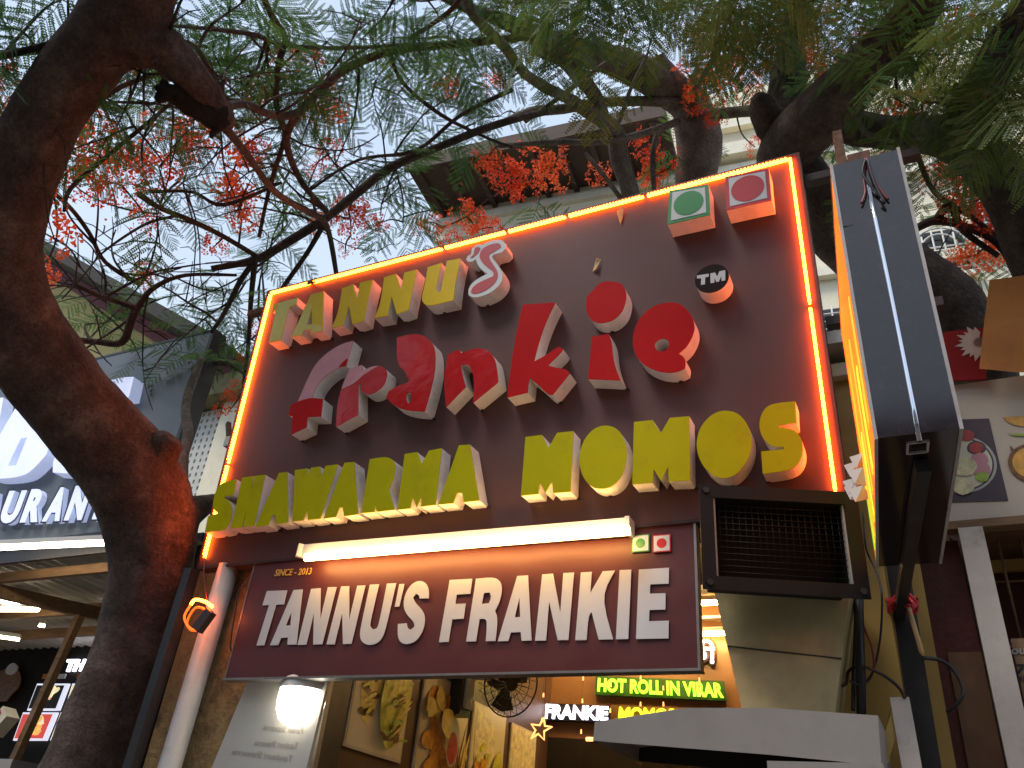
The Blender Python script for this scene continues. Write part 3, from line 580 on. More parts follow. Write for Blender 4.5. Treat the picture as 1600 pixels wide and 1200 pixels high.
# white panel with faint mirrored print
mp_ = thing('menu_board', 'white board with faint mirrored print below the glowing bulb', 'board', (-2.7, 3.03, 1.2))
pq = [at(397, 1040, 3.035), at(518, 1040, 3.035), at(470, 1235, 3.035), at(316, 1235, 3.035)]
m = MB(); m.add(pq + [p + Vector((0, .018, 0)) for p in pq], [(0, 1, 2, 3), (4, 7, 6, 5), (0, 4, 5, 1), (1, 5, 6, 2), (2, 6, 7, 3), (3, 7, 4, 0)]); m.build('sheet', 'paper_white', mp_)
pn = (pq[1] - pq[0]).cross(pq[3] - pq[0]).normalized()
if pn.dot(EYE - pq[0]) < 0: pn = -pn
for txt, q in (('Paneer Shawarma', ((474, 1136), (413, 1131), (411, 1140), (472, 1146))), ('Tandoori Shawarma', ((466, 1160), (399, 1155), (397, 1164), (464, 1170))), ('Tandoori Shawarma', ((458, 1180), (364, 1169), (362, 1178), (456, 1190)))):
    m = MB(); tq = [on_plane(x, y, pq[0] + pn * .002, pn) for x, y in q]; text_quad(m, txt, *tq, pn, .0006, 0.0, 0.0); m.build('mirrored_print', 'ink_grey', mp_, fix=False)
# food posters on the side wall (plane X = -2.6)
def wall_pt(y, z, d=0.0): return Vector((-2.6 + .004 + d, y, z))
def poster(label, y0, y1, z0, z1, shapes, ground='poster_cream', vs_=1.0):
    t_ = thing('food_poster', label, 'poster', wall_pt((y0 + y1) / 2, z0), None)
    m = MB(); m.box(-2.597, -2.585, y0, y1, z0, z1); m.build('board', 'poster_edge', t_)
    m = MB(); m.box(-2.5845, -2.583, y0 + .012, y1 - .012, z0 + .012, z1 - .012); m.build('print_ground', ground, t_)
    d = .0022
    for nm, mt, pts in shapes:
        m = MB(); m.prism(soften([(y0 + (y1 - y0) * a, z0 + (z1 - z0) * (.03 + (b - .03) * vs_)) for a, b in pts], 70), Vector((-2.583, 0, 0)), UY, UZ, UX, d - .0008, d); d += .0011; m.build(nm, mt, t_)
def blob(cx, cy, rx, ry, n=16, j=.12, rot_=0, seed=0):
    rnd = random.Random(seed); o = []
    for i in range(n):
        a = 2 * math.pi * i / n; k = 1 + rnd.uniform(-j, j); x, y = rx * k * math.cos(a), ry * k * math.sin(a)
        o.append((cx + x * math.cos(rot_) - y * math.sin(rot_), cy + x * math.sin(rot_) + y * math.cos(rot_)))
    return o
def lump(n, x0, x1, y0, y1, rx, ry, mt, seed, rot_=0, nm='printed_filling'):
    rnd = random.Random(seed); return [(nm, mt, [(min(.96, max(.04, a)), min(.97, max(.03, b))) for a, b in blob(rnd.uniform(x0, x1), rnd.uniform(y0, y1), rx * rnd.uniform(.6, 1.2), ry * rnd.uniform(.6, 1.2), 9, .25, rot_ + rnd.uniform(-.5, .5), seed * 31 + i)]) for i in range(n)]
poster('first food poster, two stuffed green wraps on a cream ground', 3.50, 4.02, 2.15, 2.66,
       [('printed_wrap', 'food_tortilla', [(.10, .98), (.12, .6), (.18, .36), (.30, .30), (.42, .52), (.50, .98)])] + lump(7, .18, .36, .42, .9, .07, .06, 'food_brown', 3) + lump(9, .16, .42, .42, .95, .08, .022, 'food_green', 4, .9)
       + [('printed_wrap', 'food_green', [(.47, .98), (.42, .62), (.48, .32), (.60, .10), (.74, .10), (.87, .34), (.95, .7), (.97, .98)])] + lump(9, .52, .80, .22, .8, .07, .05, 'food_brown', 5) + lump(16, .5, .9, .2, .95, .12, .014, 'food_tortilla', 6, 1.0, 'printed_strand') + lump(9, .5, .85, .2, .85, .07, .025, 'food_leaf', 7, .6), vs_=.8)
poster('second food poster, orange crisps and a steel dip cup', 4.15, 4.70, 2.00, 2.66,
       lump(16, .1, .65, .1, .8, .17, .12, 'food_orange', 8, nm='printed_crisp') + lump(5, .1, .45, .65, .85, .12, .08, 'food_tortilla', 9, nm='printed_crisp') + lump(14, .62, .92, .15, .5, .025, .22, 'food_tortilla', 10, nm='printed_stick') + lump(10, .62, .92, .15, .5, .012, .2, 'food_brown', 110, nm='printed_stick')
       + [('printed_cup', 'plate_steel', blob(.55, .5, .13, .2, 20, 0)), ('printed_dip', 'food_red', blob(.55, .45, .10, .13, 18, .04))] + lump(3, .3, .5, .55, .8, .1, .08, 'food_tortilla', 11, nm='printed_crisp'))
poster('third food poster, pale wrap with noodles and salad', 4.76, 5.22, 2.02, 2.62,
       [('printed_wrap', 'food_pale', [(.1, .95), (.08, .5), (.3, .08), (.5, .3), (.72, .62), (.6, .9)])] + lump(7, .15, .5, .2, .8, .10, .05, 'food_green', 12, .8) + lump(5, .15, .4, .1, .5, .09, .06, 'food_orange', 13) + [('printed_wrap', 'food_green', [(.5, .05), (.62, .5), (.8, .62), (.93, .5), (.92, .05)])] + lump(6, .6, .88, .08, .5, .09, .03, 'food_leaf', 14, .7))
poster('fourth food poster, dark red kebab on a tan ground, farthest down the side wall', 5.31, 5.72, 2.04, 2.60, [('printed_kebab', 'food_red', blob(.55, .25, .16, .3, 14, .1)), ('printed_sauce', 'food_brown', blob(.55, .2, .09, .2, 12, .2))], 'food_pale')
# wall fan
fc = atx(792, 1066, -2.34); fn = thing('wall_fan', 'dark wall fan peeking out below the maroon banner', 'fan', fc)
fd = Vector((0.85, -0.45, -0.28)).normalized(); fu = fd.cross(UZ).normalized(); fv = fu.cross(fd)
for k, rad in enumerate((.19, .14, .09)):
    m = MB(); m.tube([fc + fd * (.05 - .01 * k) + fu * rad * math.cos(t_ * math.pi / 16) + fv * rad * math.sin(t_ * math.pi / 16) for t_ in range(33)], .005 if k == 0 else .0025, 6, cap=False); m.build('guard_ring', 'rubber_dark', fn)
m = MB()
for k in range(24):
    a_ = k * math.pi / 12; m.tube([fc + fd * .06 + (fu * math.cos(a_) + fv * math.sin(a_)) * .04, fc + fd * .05 + (fu * math.cos(a_) + fv * math.sin(a_)) * .19, fc - fd * .05 + (fu * math.cos(a_) + fv * math.sin(a_)) * .17, fc - fd * .07 + (fu * math.cos(a_) + fv * math.sin(a_)) * .05], .002, 4)
tag(m.build('guard_wires', 'rubber_dark', fn), kind='stuff')
for k in range(3):
    m = MB(); a_ = k * 2.1; d1 = fu * math.cos(a_) + fv * math.sin(a_); d2 = fu * math.cos(a_ + .9) + fv * math.sin(a_ + .9); m.add([fc + d1 * .03 + fd * .01, fc + d1 * .165 + fd * .02, fc + (d1 + d2).normalized() * .17, fc + d2 * .16 - fd * .02, fc + d2 * .03 - fd * .01], [(0, 1, 2, 3, 4)]); m.build('blade', 'rubber_dark', fn)
m = MB(); m.tube([fc + fd * .055, fc - fd * .05, fc - fd * .06, fc - fd * .16], [.045, .045, .06, .05], 16); m.build('motor', 'rubber_dark', fn)
bp_ = atx(712, 1078, -2.56); m = MB(); m.box(-2.58, -2.5, bp_.y - .03, bp_.y + .09, bp_.z - .14, bp_.z + .16); m.build('bracket_plate', 'black_metal', fn)
m = MB(); m.box(-2.5, -2.485, bp_.y + .0, bp_.y + .09, bp_.z - .10, bp_.z + .16); m.tube([Vector((-2.49, bp_.y + .05, bp_.z + .09)), fc - fd * .12], .018, 10); m.build('bracket_arm', 'edge_white', fn)

# lit letter signs on the back wall
WO = WA
def wq(q, d): return [on_plane(x, y, WA + WN * d, WN) for x, y in q]
def lit_sign(name, label, txt, q, plate, matn, grow=4, bold=0.035, skirt=True):
    t_ = thing(name, label, 'lit sign', wq(q, .03)[3])
    qq = [(q[0][0] - grow, q[0][1] - grow), (q[1][0] + grow, q[1][1] - grow), (q[2][0] + grow, q[2][1] + grow), (q[3][0] - grow, q[3][1] + grow)]
    f_ = wq(qq, .06); bk = [p - WN * .055 for p in f_]
    m = MB(); m.add(f_ + bk, [(0, 1, 2, 3), (4, 7, 6, 5), (0, 4, 5, 1), (1, 5, 6, 2), (2, 6, 7, 3), (3, 7, 4, 0)]); m.build('backing_plate', plate, t_)
    # every letter on its own
    vs, fs = text_geo(txt, bold, 0, .01); X0 = min(v.x for v in vs); X1 = max(v.x for v in vs); n = len(txt)
    m = MB(); text_quad(m, txt, *wq(q, .0605), WN, .02, bold); m.build('lettering', matn, t_)
    return t_
lit_sign('green_sign', 'lit green sign reading HOT ROLL IN VIRAR on back wall', 'HOT ROLL IN VIRAR', [(935, 1060), (1128, 1068), (1131, 1091), (933.5, 1081)], 'plate_green', 'glow_lime')
lit_sign('white_sign', 'lit white sign reading FRANKIE on back wall', 'FRANKIE', [(853, 1100.5), (951, 1104.5), (950, 1126), (851, 1123)], 'dark_wall', 'glow_white', 2)
lit_sign('yellow_sign', 'lit yellow sign reading MOMOS half hidden by steel hood', 'MOMOS', [(968, 1105), (1055, 1108), (1056, 1131), (966, 1128)], 'plate_brown', 'glow_yellow', 3)
# red lettering partly hidden by the hood
t_ = thing('red_sign', 'lit red rounded sign peeking over the steel hood', 'lit sign', wq([(1088, 1116)], .03)[0])
for cx in (1083, 1097):
    c = wq([(cx, 1119)], .03)[0]; m = MB(); m.prism(circle(24, .042), c, WD, UZ, WN, -.03, .02); pl = m.build('backing_plate', 'plate_brown', t_); m = MB(); m.prism(circle(24, .028), c, WD, UZ, WN, .0205, .03, [circle(16, .010)]); m.build('lettering', 'glow_red', pl)
# Devanagari letter
t_ = thing('hindi_sign', 'lit white Hindi letter on back wall beside banner edge', 'lit sign', wq([(1100, 1030)], .03)[0])
K4 = (800, 950, 4.0)
strokes = [[(1080, 255), (1268, 255)], [(1250, 255), (1252, 342)], [(1262, 340), (1240, 335)], [(1252, 250), (1246, 225), (1222, 206), (1195, 212), (1186, 240), (1190, 255)], [(1165, 258), (1165, 340)], [(1165, 300), (1180, 280), (1205, 285), (1205, 308), (1185, 322), (1175, 335)], [(1165, 305), (1140, 285), (1118, 295), (1122, 325), (1150, 325), (1165, 305)]]
m = MB(); mb2 = MB()
for st in strokes:
    pts = spline(zoomed(st, *K4), 4) if len(st) > 2 else zoomed(st, *K4)
    m.tube([p for p in wq(pts, .075)], .011, 8); mb2.tube([p for p in wq([(x + .6, y + 1.5) for x, y in pts], .035)], .030, 8)
m.build('lettering', 'glow_white', t_); mb2.build('backing_plate', 'plate_brown', t_)
# star and string lights
sc_ = at(844.5, 1139.5, 4.6); st = thing('star_light', 'small glowing star outline hanging below banner', 'star light', sc_)
rs = 18 * (sc_ - EYE).length / FPX * .95; pts = []
for k in range(11):
    a_ = math.pi / 2 + k * math.pi / 5; r_ = rs if k % 2 == 0 else rs * .42; pts.append(sc_ + Vector((r_ * math.cos(a_ - .1), 0.02 * math.sin(a_), r_ * math.sin(a_ - .1))))
m = MB(); m.tube(pts, .006, 6); m.build('star_outline', 'star_glow', st)
m = MB(); m.tube([pts[0], Vector((pts[0].x, pts[0].y, 3.42))], .002, 4); m.build('hanging_wire', 'wire_red', st)
for i, (px, bl, lab) in enumerate(((852, (1035, 1086, 1125), 'fairy light wire hanging just right of the star'), (912, (1060, 1095, 1143), 'fairy light wire hanging in front of the white lit sign'), (955, (1070, 1110), 'fairy light wire hanging by the H of the green sign'), (1001, (1058, 1100), 'fairy light wire hanging through the second word of the green sign'), (1036, (1050, 1075, 1100), 'fairy light wire hanging at the third word of the green sign'), (1092, (1062, 1085), 'fairy light wire hanging at the last word of the green sign'))):
    top = at(px, 1040, 4.9); t_ = thing('fairy_light', lab, 'fairy lights', Vector((top.x, 4.9, 2.0)), 'fairy light wires hanging inside the shop')
    m = MB(); m.tube([Vector((top.x, 4.9, 3.42)), Vector((top.x, 4.9, 2.1))], .0012, 4); m.build('wire', 'wire_red', t_)
    for y in bl:
        p = at(px, y, 4.9); m = MB(); m.tube([Vector((top.x, 4.9, p.z + .012)), Vector((top.x, 4.9, p.z - .012))], [.004, .006], 6); m.build('bulb', 'star_glow', t_)

# ================================================================== exhaust box, duct and hood
ex = thing('exhaust_box', 'dark square exhaust box with wire mesh front below right end of the brown signboard', 'exhaust', (-0.35, 2.7, 2.45))
tlp, trp, brp, blp = at(1098, 757, 2.55), at(1345, 770, 2.75), at(1355, 937, 2.75), at(1092, 918, 2.55)
EX = (trp - tlp).normalized(); EW = ((trp - tlp).length + (brp - blp).length) / 2; EV = (tlp - blp).normalized(); EH = ((tlp - blp).length + (trp - brp).length) / 2
EN = EX.cross(EV).normalized()
if EN.dot(EYE - tlp) < 0: EN = -EN
EV = EN.cross(EX).normalized()
if EV.z < 0: EV = -EV
EO = (tlp + trp + brp + blp) / 4
bw = .045
for x0, x1, y0, y1 in ((-EW/2, EW/2, EH/2 - bw, EH/2), (-EW/2, EW/2, -EH/2, -EH/2 + bw), (-EW/2, -EW/2 + bw, -EH/2 + bw, EH/2 - bw), (EW/2 - bw, EW/2, -EH/2 + bw, EH/2 - bw)):
    m = MB(); m.frame_box(EO, EX, EV, EN, x0, x1, y0, y1, -.006, 0); m.build('front_flange', 'grille_black', ex)
m = MB(); hw, hh = EW / 2 - bw, EH / 2 - bw
for a0, a1, b0, b1 in ((-hw - .004, -hw, -hh, hh), (hw, hw + .004, -hh, hh), (-hw - .004, hw + .004, hh, hh + .004), (-hw - .004, hw + .004, -hh - .004, -hh)): m.frame_box(EO, EX, EV, EN, a0, a1, b0, b1, -.17, -.006)
m.frame_box(EO, EX, EV, EN, -hw, hw, -hh, hh, -.175, -.17); m.build('box_body', 'dark_wall', ex)
m = MB()
for k in range(1, 20): m.tube([EO + EX * (-hw + 2 * hw * k / 20) - EV * hh - EN * .02, EO + EX * (-hw + 2 * hw * k / 20) + EV * hh - EN * .02], .0011, 4)
for k in range(1, 13): m.tube([EO - EX * hw + EV * (-hh + 2 * hh * k / 13) - EN * .018, EO + EX * hw + EV * (-hh + 2 * hh * k / 13) - EN * .018], .0011, 4)
tag(m.build('wire_mesh', 'grille_black', ex), kind='stuff')
for sx in (-1, 1):
    m = MB(); m.frame_box(EO, EX, EV, EN, sx * (hw - .004) - .003, sx * (hw - .004) + .003, -hh, hh, -.03, -.008); m.build('mesh_edge_strip', 'edge_white', ex)
for sx, sy in ((-1, 1), (-1, -1), (1, -1)):
    m = MB(); c = EO + EX * sx * (EW/2 - .022) + EV * sy * (EH/2 - .022); m.prism(circle(6, .011), c, EX, EV, EN, 0, .008); m.build('bolt', 'black_metal', ex)
duc = thing('duct', 'tapered dull steel duct dropping from exhaust box to hood', 'duct', (-0.43, 2.95, 2.1))
dq = [at(1112, 905, 2.82), at(1328, 922, 2.90), at(1304, 1120, 2.90), at(1160, 1112, 2.82)]; dback = [p + Vector((0.0, .28, 0.02)) for p in dq]
m = MB(); N_ = 8     # dented front sheet
rows = []
for j in range(N_ + 1):
    for i in range(N_ + 1):
        u, v = i / N_, j / N_; p = (dq[0] * (1 - u) + dq[1] * u) * (1 - v) + (dq[3] * (1 - u) + dq[2] * u) * v
        rows.append(p + Vector((0, .012 * noise.noise(p * 6) * (1 if 0 < i < N_ else 0), 0)))
m.add(rows, [(j * (N_ + 1) + i, j * (N_ + 1) + i + 1, (j + 1) * (N_ + 1) + i + 1, (j + 1) * (N_ + 1) + i) for j in range(N_) for i in range(N_)], True); m.build('front_sheet', 'steel_duct', duc)
m = MB(); m.add(dq + dback, [(0, 4, 7, 3), (1, 2, 6, 5), (4, 5, 6, 7), (3, 7, 6, 2)]); m.build('side_sheets', 'steel_duct', duc)
m = MB(); s1 = dq[3] + (dq[0] - dq[3]) * .47; s2 = dq[2] + (dq[1] - dq[2]) * .44; m.bar(s1 - UY * .004, s2 - UY * .004, .006, .004); m.build('seam', 'black_metal', duc)
hd = thing('steel_hood', 'brushed steel cooking hood at the bottom edge under the duct', 'hood', (-0.62, 2.95, 1.9))
YHD = 2.72
hp = [((p := at(x, y, YHD)).x, p.z) for x, y in ((929, 1128), (1000, 1117), (1070, 1106), (1200, 1106), (1372, 1118), (1377, 1196), (1200, 1179), (945, 1159), (927, 1157))]
m = MB(); m.prism(hp, Vector((0, YHD, 0)), UX, UZ, BN, -.004, 0); m.build('front_panel', 'steel', hd)
m = MB()
for i in (0, 1, 2, 3, 4, 8): j = (i + 1) % len(hp); m.quad(Vector((hp[i][0], YHD + .004, hp[i][1])), Vector((hp[j][0], YHD + .004, hp[j][1])), Vector((hp[j][0], YHD + .5, hp[j][1])), Vector((hp[i][0], YHD + .5, hp[i][1])))
m.build('hood_shell', 'steel', hd)
m = MB(); m.prism([(x, z + .012) for x, z in hp], Vector((0, YHD + .48, 0)), UX, UZ, BN, 0, .004); m.build('hood_back', 'dark_wall', hd)
bq0, bq1 = at(1198, 1184, 2.70), at(1381, 1201, 2.70); m = MB(); m.box(bq0.x, bq1.x, 2.70, 3.1, 1.2, bq0.z - .008); m.build('side_cabinet', 'steel', hd)
m = MB(); m.prism([(hp[8][0], hp[8][1]), (hp[0][0], hp[0][1]), (hp[0][0] - .0, hp[0][1] - .05)], Vector((0, YHD + .5, 0)), UX, UZ, BN, 0, .005); m.build('hood_corner', 'steel', hd)
t_ = thing('spot_lamp', 'tiny warm lamp at the left tip of the steel hood', 'lamp', at(922, 1155, 2.9)); c = at(922, 1155, 2.9)
m = MB(); m.tube([c - UX * .014, c + UX * .014], .007, 8); m.build('lamp_glow', 'star_glow', t_); m = MB(); m.bar(c + UX * .015, c + UX * .06, .02, .02); m.build('lamp_holder', 'black_metal', t_)

# ================================================================== projecting box sign at the right
ps = thing('projecting_sign', 'tall charcoal box sign seen edge on, jutting out right of the brown signboard', 'box sign', (0.03, 2.3, 2.59))
PO = Vector((-0.034, 1.9, 2.592)); PXv = Vector((1, 0, 0)); PD = Vector((-0.0723, 0.868, 0)); PL = PD.length; PD.normalize(); PW = 0.18; PHt = 0.905
m = MB(); m.frame_box(PO, PXv, PD, UZ, 0.004, PW - .004, 0, PL, 0, PHt); m.build('casing', 'box_charcoal', ps)
m = MB()
for x0, x1 in ((-.004, .004), (PW - .004, PW + .004)):
    m.frame_box(PO, PXv, PD, UZ, x0, x1, -.004, .004, -.004, PHt + .004); m.frame_box(PO, PXv, PD, UZ, x0, x1, .004, PL, -.004, .002); m.frame_box(PO, PXv, PD, UZ, x0, x1, .004, PL, PHt - .002, PHt + .004)
m.build('edge_trim', 'edge_white', ps)
m = MB(); m.frame_box(PO, PXv, PD, UZ, -.002, .0035, .008, PL - .004, .006, PHt - .006); m.build('lit_face', 'lit_orange', ps)
for k, (d0, d1, z0, z1, mt) in enumerate(((.10, .14, .10, .50, 'lit_yellow'), (.24, .28, .04, .36, 'lit_lime'), (.40, .43, .05, .56, 'lit_yellow'), (.52, .58, .03, .30, 'lit_lime'), (.66, .69, .02, .60, 'lit_yellow'), (.74, .80, .03, .34, 'lit_lime'))):
    m = MB(); m.frame_box(PO, PXv, PD, UZ, -.005, -.0022, d0, d1, z0, z1); m.build('lit_graphic', mt, ps)
def pf(px, py, d=0.0): return on_plane(px, py, PO - PD * d, PD)
m = MB(); m.tube([pf(x, y, .008) for x, y in ((1357, 290), (1368, 345), (1388, 440), (1410, 550), (1428, 640), (1437, 690))], .0062, 8); m.build('chrome_conduit', 'chrome', ps)
m = MB(); a, b = pf(1314, 354, .0015), pf(1420, 338, .0015); m.bar(a, b, .003, .004); m.build('panel_seam', 'black_metal', ps)
for x, y in ((1358, 357), (1376, 344), (1397, 549), (1423, 546), (1398, 312)):
    c = pf(x, y, .001); m = MB(); m.prism(circle(10, .006), c, PXv, UZ, -PD, 0, .004); m.build('screw', 'rust', ps)
c = pf(1342, 246); m = MB(); m.bar(Vector((c.x - .03, 1.93, PO.z + PHt + .02)), Vector((c.x + .03, 1.93, PO.z + PHt + .02)), .04, .035); m.build('top_bracket', 'rust', ps)
m = MB(); m.frame_box(PO, PXv, PD, UZ, .02, .045, .02, .05, PHt, PHt + .16); m.build('hanger', 'rust', ps)
for k, pl in enumerate((((1352, 248), (1350, 280), (1352, 300), (1346, 318)), ((1354, 247), (1362, 275), (1378, 300), (1388, 312)), ((1352, 250), (1348, 270), (1360, 290), (1378, 308)), ((1356, 250), (1366, 285), (1382, 316), (1376, 312)))):
    m = MB(); m.tube([p for p in [Vector(q) for q in spline([tuple(pf(x, y, .014 + .004 * k)) for x, y in pl], 5)]], .0035, 6); m.build('cable_loop', 'wire_red' if k < 2 else 'wire_black', ps)
# square arm under the box running back to the wall
sq = atz(1438, 697, 2.572); m = MB(); ar0 = Vector((sq.x, 2.02, 2.568)); ar1 = atz(1408, 940, 2.57); m.bar(ar0, ar1 + (ar1 - ar0) * .18, .034, .034); m.build('support_arm', 'black_metal', ps)
c = PO + PXv * (sq.x - PO.x) + PD * .06; m = MB()
for s_ in (-1, 1): m.bar(c + PXv * s_ * .022 - PD * .025 - UZ * .004, c + PXv * s_ * .022 + PD * .03 - UZ * .004, .005, .006); m.bar(c + PD * (.0025 + s_ * .027) - PXv * .02 - UZ * .004, c + PD * (.0025 + s_ * .027) + PXv * .02 - UZ * .004, .005, .006)
m.build('socket_rim', 'edge_white', ps)
# black post, tie, stick, angle
YP = 3.25
m = MB(); a, b = at(1402, 880, YP), at(1452, 1210, YP); m.bar(a, Vector((b.x + (b - a).x * 2, YP, 0)), .075, .06, UY); tag(m.build('black_post', 'black_metal'), 'black steel post standing below the projecting charcoal sign', 'post')
rc = at(1409, 938, 3.1); m = MB()
for k in range(3): m.tube([rc + Vector((.045 * math.cos(t_ * math.pi / 10), .045 * math.sin(t_ * math.pi / 10), -.012 * k + .012 * math.sin(t_ * .9 + k))) for t_ in range(21)], .008, 6, cap=False)
m.tube([rc + Vector((.02, -.04, 0)), rc + Vector((.035, -.06, -.03)), rc + Vector((.02, -.05, -.06))], .006, 5); tag(m.build('red_tie', 'plastic_red'), 'red plastic strip knotted round the black support arm', 'tie')
m = MB(); m.tube([at(1420, 950, 3.02), at(1440, 1018, 3.02), at(1443, 1027, 3.02)], [.007, .008, .002], 8); tag(m.build('wooden_stick', 'wood_stick'), 'thin pale wooden stick hanging beside the red tie', 'stick')
m = MB(); a, b = at(1406, 1092, 3.0), at(1424, 1210, 3.0); m.bar(a, Vector((b.x + .04, 3.0, .6)), .055, .05, UY); o = tag(m.build('white_post', 'column_white'), 'short white slotted post right of the steel hood', 'post')
c0 = at(1402, 1105, 3.0); c1 = at(1378, 1190, 2.98); m = MB(); m.bar(c0, c1, .03, .03); tag(m.build('white_strut', 'yellow_paint'), 'pale sloping strut leaning on the short white post', 'strut')
CAB = [('black cable hanging straight down beside the yellow pier', 'wire_black', .007, [(1336, 925), (1337, 980), (1334, 1050), (1333, 1110)]),
       ('dark red cable hanging right of the straight black cable', 'wire_red', .004, [(1345, 930), (1347, 970), (1362, 1010), (1365, 1045), (1352, 1066), (1335, 1070)]),
       ('thick dark conduit clamped to the yellow pier', 'wire_black', .016, [(1342, 935), (1343, 1000), (1345, 1060), (1346, 1125)]),
       ('grey looped cable running from the duct to the black post', 'frame_brown', .0055, [(1300, 1055), (1308, 1070), (1322, 1068), (1325, 1050), (1340, 1041), (1360, 1045), (1385, 1058), (1405, 1075), (1413, 1090)]),
       ('thin cable drooping in front of the projecting sign bottom', 'wire_black', .0035, [(1348, 800), (1352, 850), (1358, 870), (1372, 900), (1378, 935), (1375, 1000), (1362, 1055), (1345, 1070), (1328, 1064)]),
       ('black cable curving round the black post', 'wire_black', .006, [(1442, 1028), (1470, 1032), (1492, 1050), (1505, 1080), (1495, 1100), (1480, 1112)])]
for k, (lab, mt, r_, pl) in enumerate(CAB):
    m = MB(); m.tube([Vector(p) for p in spline([tuple(at(x, y, 3.02 - .01 * k + .03 * math.sin(i * 1.7 + k))) for i, (x, y) in enumerate(pl)], 5)], r_, 6); tag(m.build('cable', mt), lab, 'cable', 'cables right of the duct')
m = MB(); o_ = at(1338, 752, 2.62)
for k in range(7): p = o_ + Vector((random.uniform(-.03, .03), random.uniform(-.03, .03), .02 * k - .08)); m.add([p, p + Vector((.05, .01, random.uniform(-.02, .03))), p + Vector((.03, -.02, .045)), p + Vector((-.015, .01, .05))], [(0, 1, 2), (0, 2, 3)])
tag(m.build('plastic_wrap', 'acrylic_white'), 'crumpled clear plastic wrap stuck between brown signboard and projecting sign', 'plastic wrap')

# ================================================================== shop at the right
rs_ = thing('right_shop', 'dim neighbouring shop at far right with white fascia and brown boards', 'shop', (1.2, 4.2, 0)); YR = 3.5
f0, f1 = at(1490, 815, YR), at(1497, 601, YR)
m = MB(); m.box(0.10, 3.2, YR, YR + .06, f0.z, f1.z); m.build('fascia', 'flex_white', rs_)
m = MB(); m.box(0.08, 3.2, YR - .012, YR + .05, f0.z - .035, f0.z - .002); m.build('fascia_edge', 'timber', rs_)
a, b = at(1497, 826, YR - .03), at(1536, 826, YR - .03); m = MB(); cb = at(1563, 1200, YR - .03)
m.frame_box(Vector((a.x, YR - .03, 0)), UX, UY, UZ, 0, b.x - a.x, 0, .05, 0, f0.z - .04); m.build('white_column', 'column_white', rs_)
m = MB(); m.box(0.02, a.x - .004, YR + .1, YR + .14, 0, f0.z - .04); m.build('dark_red_panel', 'dark_red_wall', rs_)
bb0, bb1 = at(1480, 1020, YR + .09), at(1515, 1100, YR + .09); m = MB(); m.box(bb0.x, a.x - .003, YR + .085, YR + .095, 1.6, bb0.z); m.build('brown_board', 'brown_board', rs_)
m = MB(); m.box(b.x + .01, 3.2, YR + .5, YR + .56, 0, 3.4); m.build('back_wall', 'dark_red_wall', rs_)
m = MB(); m.box(b.x + .01, 3.2, YR + .1, YR + .5, 2.55 + .45, 3.05); m.build('inner_soffit', 'brown_board', rs_)
for px in (1556, 1592):
    p0, p1 = at(px, 832, YR + .2), at(px + 36, 998, YR + .2); m = MB(); m.tube([Vector((p0.x, YR + .2, p0.z + .1)), Vector((p0.x, YR + .2, p1.z))], .005, 6); m.build('grille_bar', 'timber', rs_)
for py in (836, 910):
    p0 = at(1545, py, YR + .205); m = MB(); m.tube([Vector((b.x + .02, YR + .207, p0.z)), Vector((2.4, YR + .207, p0.z - .02))], .005, 6); m.build('grille_bar', 'timber', rs_)
p0 = at(1545, 885, YR + .3); m = MB(); m.box(b.x + .01, 2.6, YR + .3, YR + .33, p0.z - .02, p0.z + .025); m.build('shelf_rail', 'yellow_paint', rs_)
wn = at(1545, 1000, YR + .04); m = MB(); m.box(b.x + .012, 2.6, YR + .03, YR + .05, 0.9, wn.z); m.build('notice_board', 'timber', rs_)
YN = YR + .027
for txt, q, mt in (('Your', ((1566, 1010), (1612, 1008), (1612, 1022), (1566, 1023)), 'ink_grey'), ('50 70', ((1540, 1040), (1622, 1036), (1622, 1052), (1540, 1054)), 'ink_black'), ('for', ((1568, 1052), (1612, 1050), (1612, 1066), (1570, 1067)), 'ink_black'), ('AV', ((1572, 1084), (1594, 1082), (1596, 1100), (1575, 1101)), 'mark_red')):
    m = MB(); text_quad(m, txt, *[at(x, y, YN) for x, y in q], BN, .001, .02); m.build('notice_lettering', mt, rs_)
for y0, y1, txt in ((1114, 1130, 'ay'), (1130, 1146, 'ac')):
    q = [at(x, y, YN) for x, y in ((1574, y0), (1640, y0 - 2), (1640, y1 - 3), (1577, y1 - 1))]; m = MB(); m.add(q + [p + UY * .003 for p in q], [(0, 1, 2, 3), (4, 7, 6, 5), (0, 4, 5, 1), (1, 5, 6, 2), (2, 6, 7, 3), (3, 7, 4, 0)]); nb = m.build('notice_strip', 'ink_black', rs_)
    m = MB(); text_quad(m, txt, *[at(x, y, YN - .002) for x, y in ((1578, y0 + 3), (1602, y0 + 2), (1603, y1 - 4), (1580, y1 - 3))], BN, .001, .01); m.build('strip_lettering', 'timber', nb)
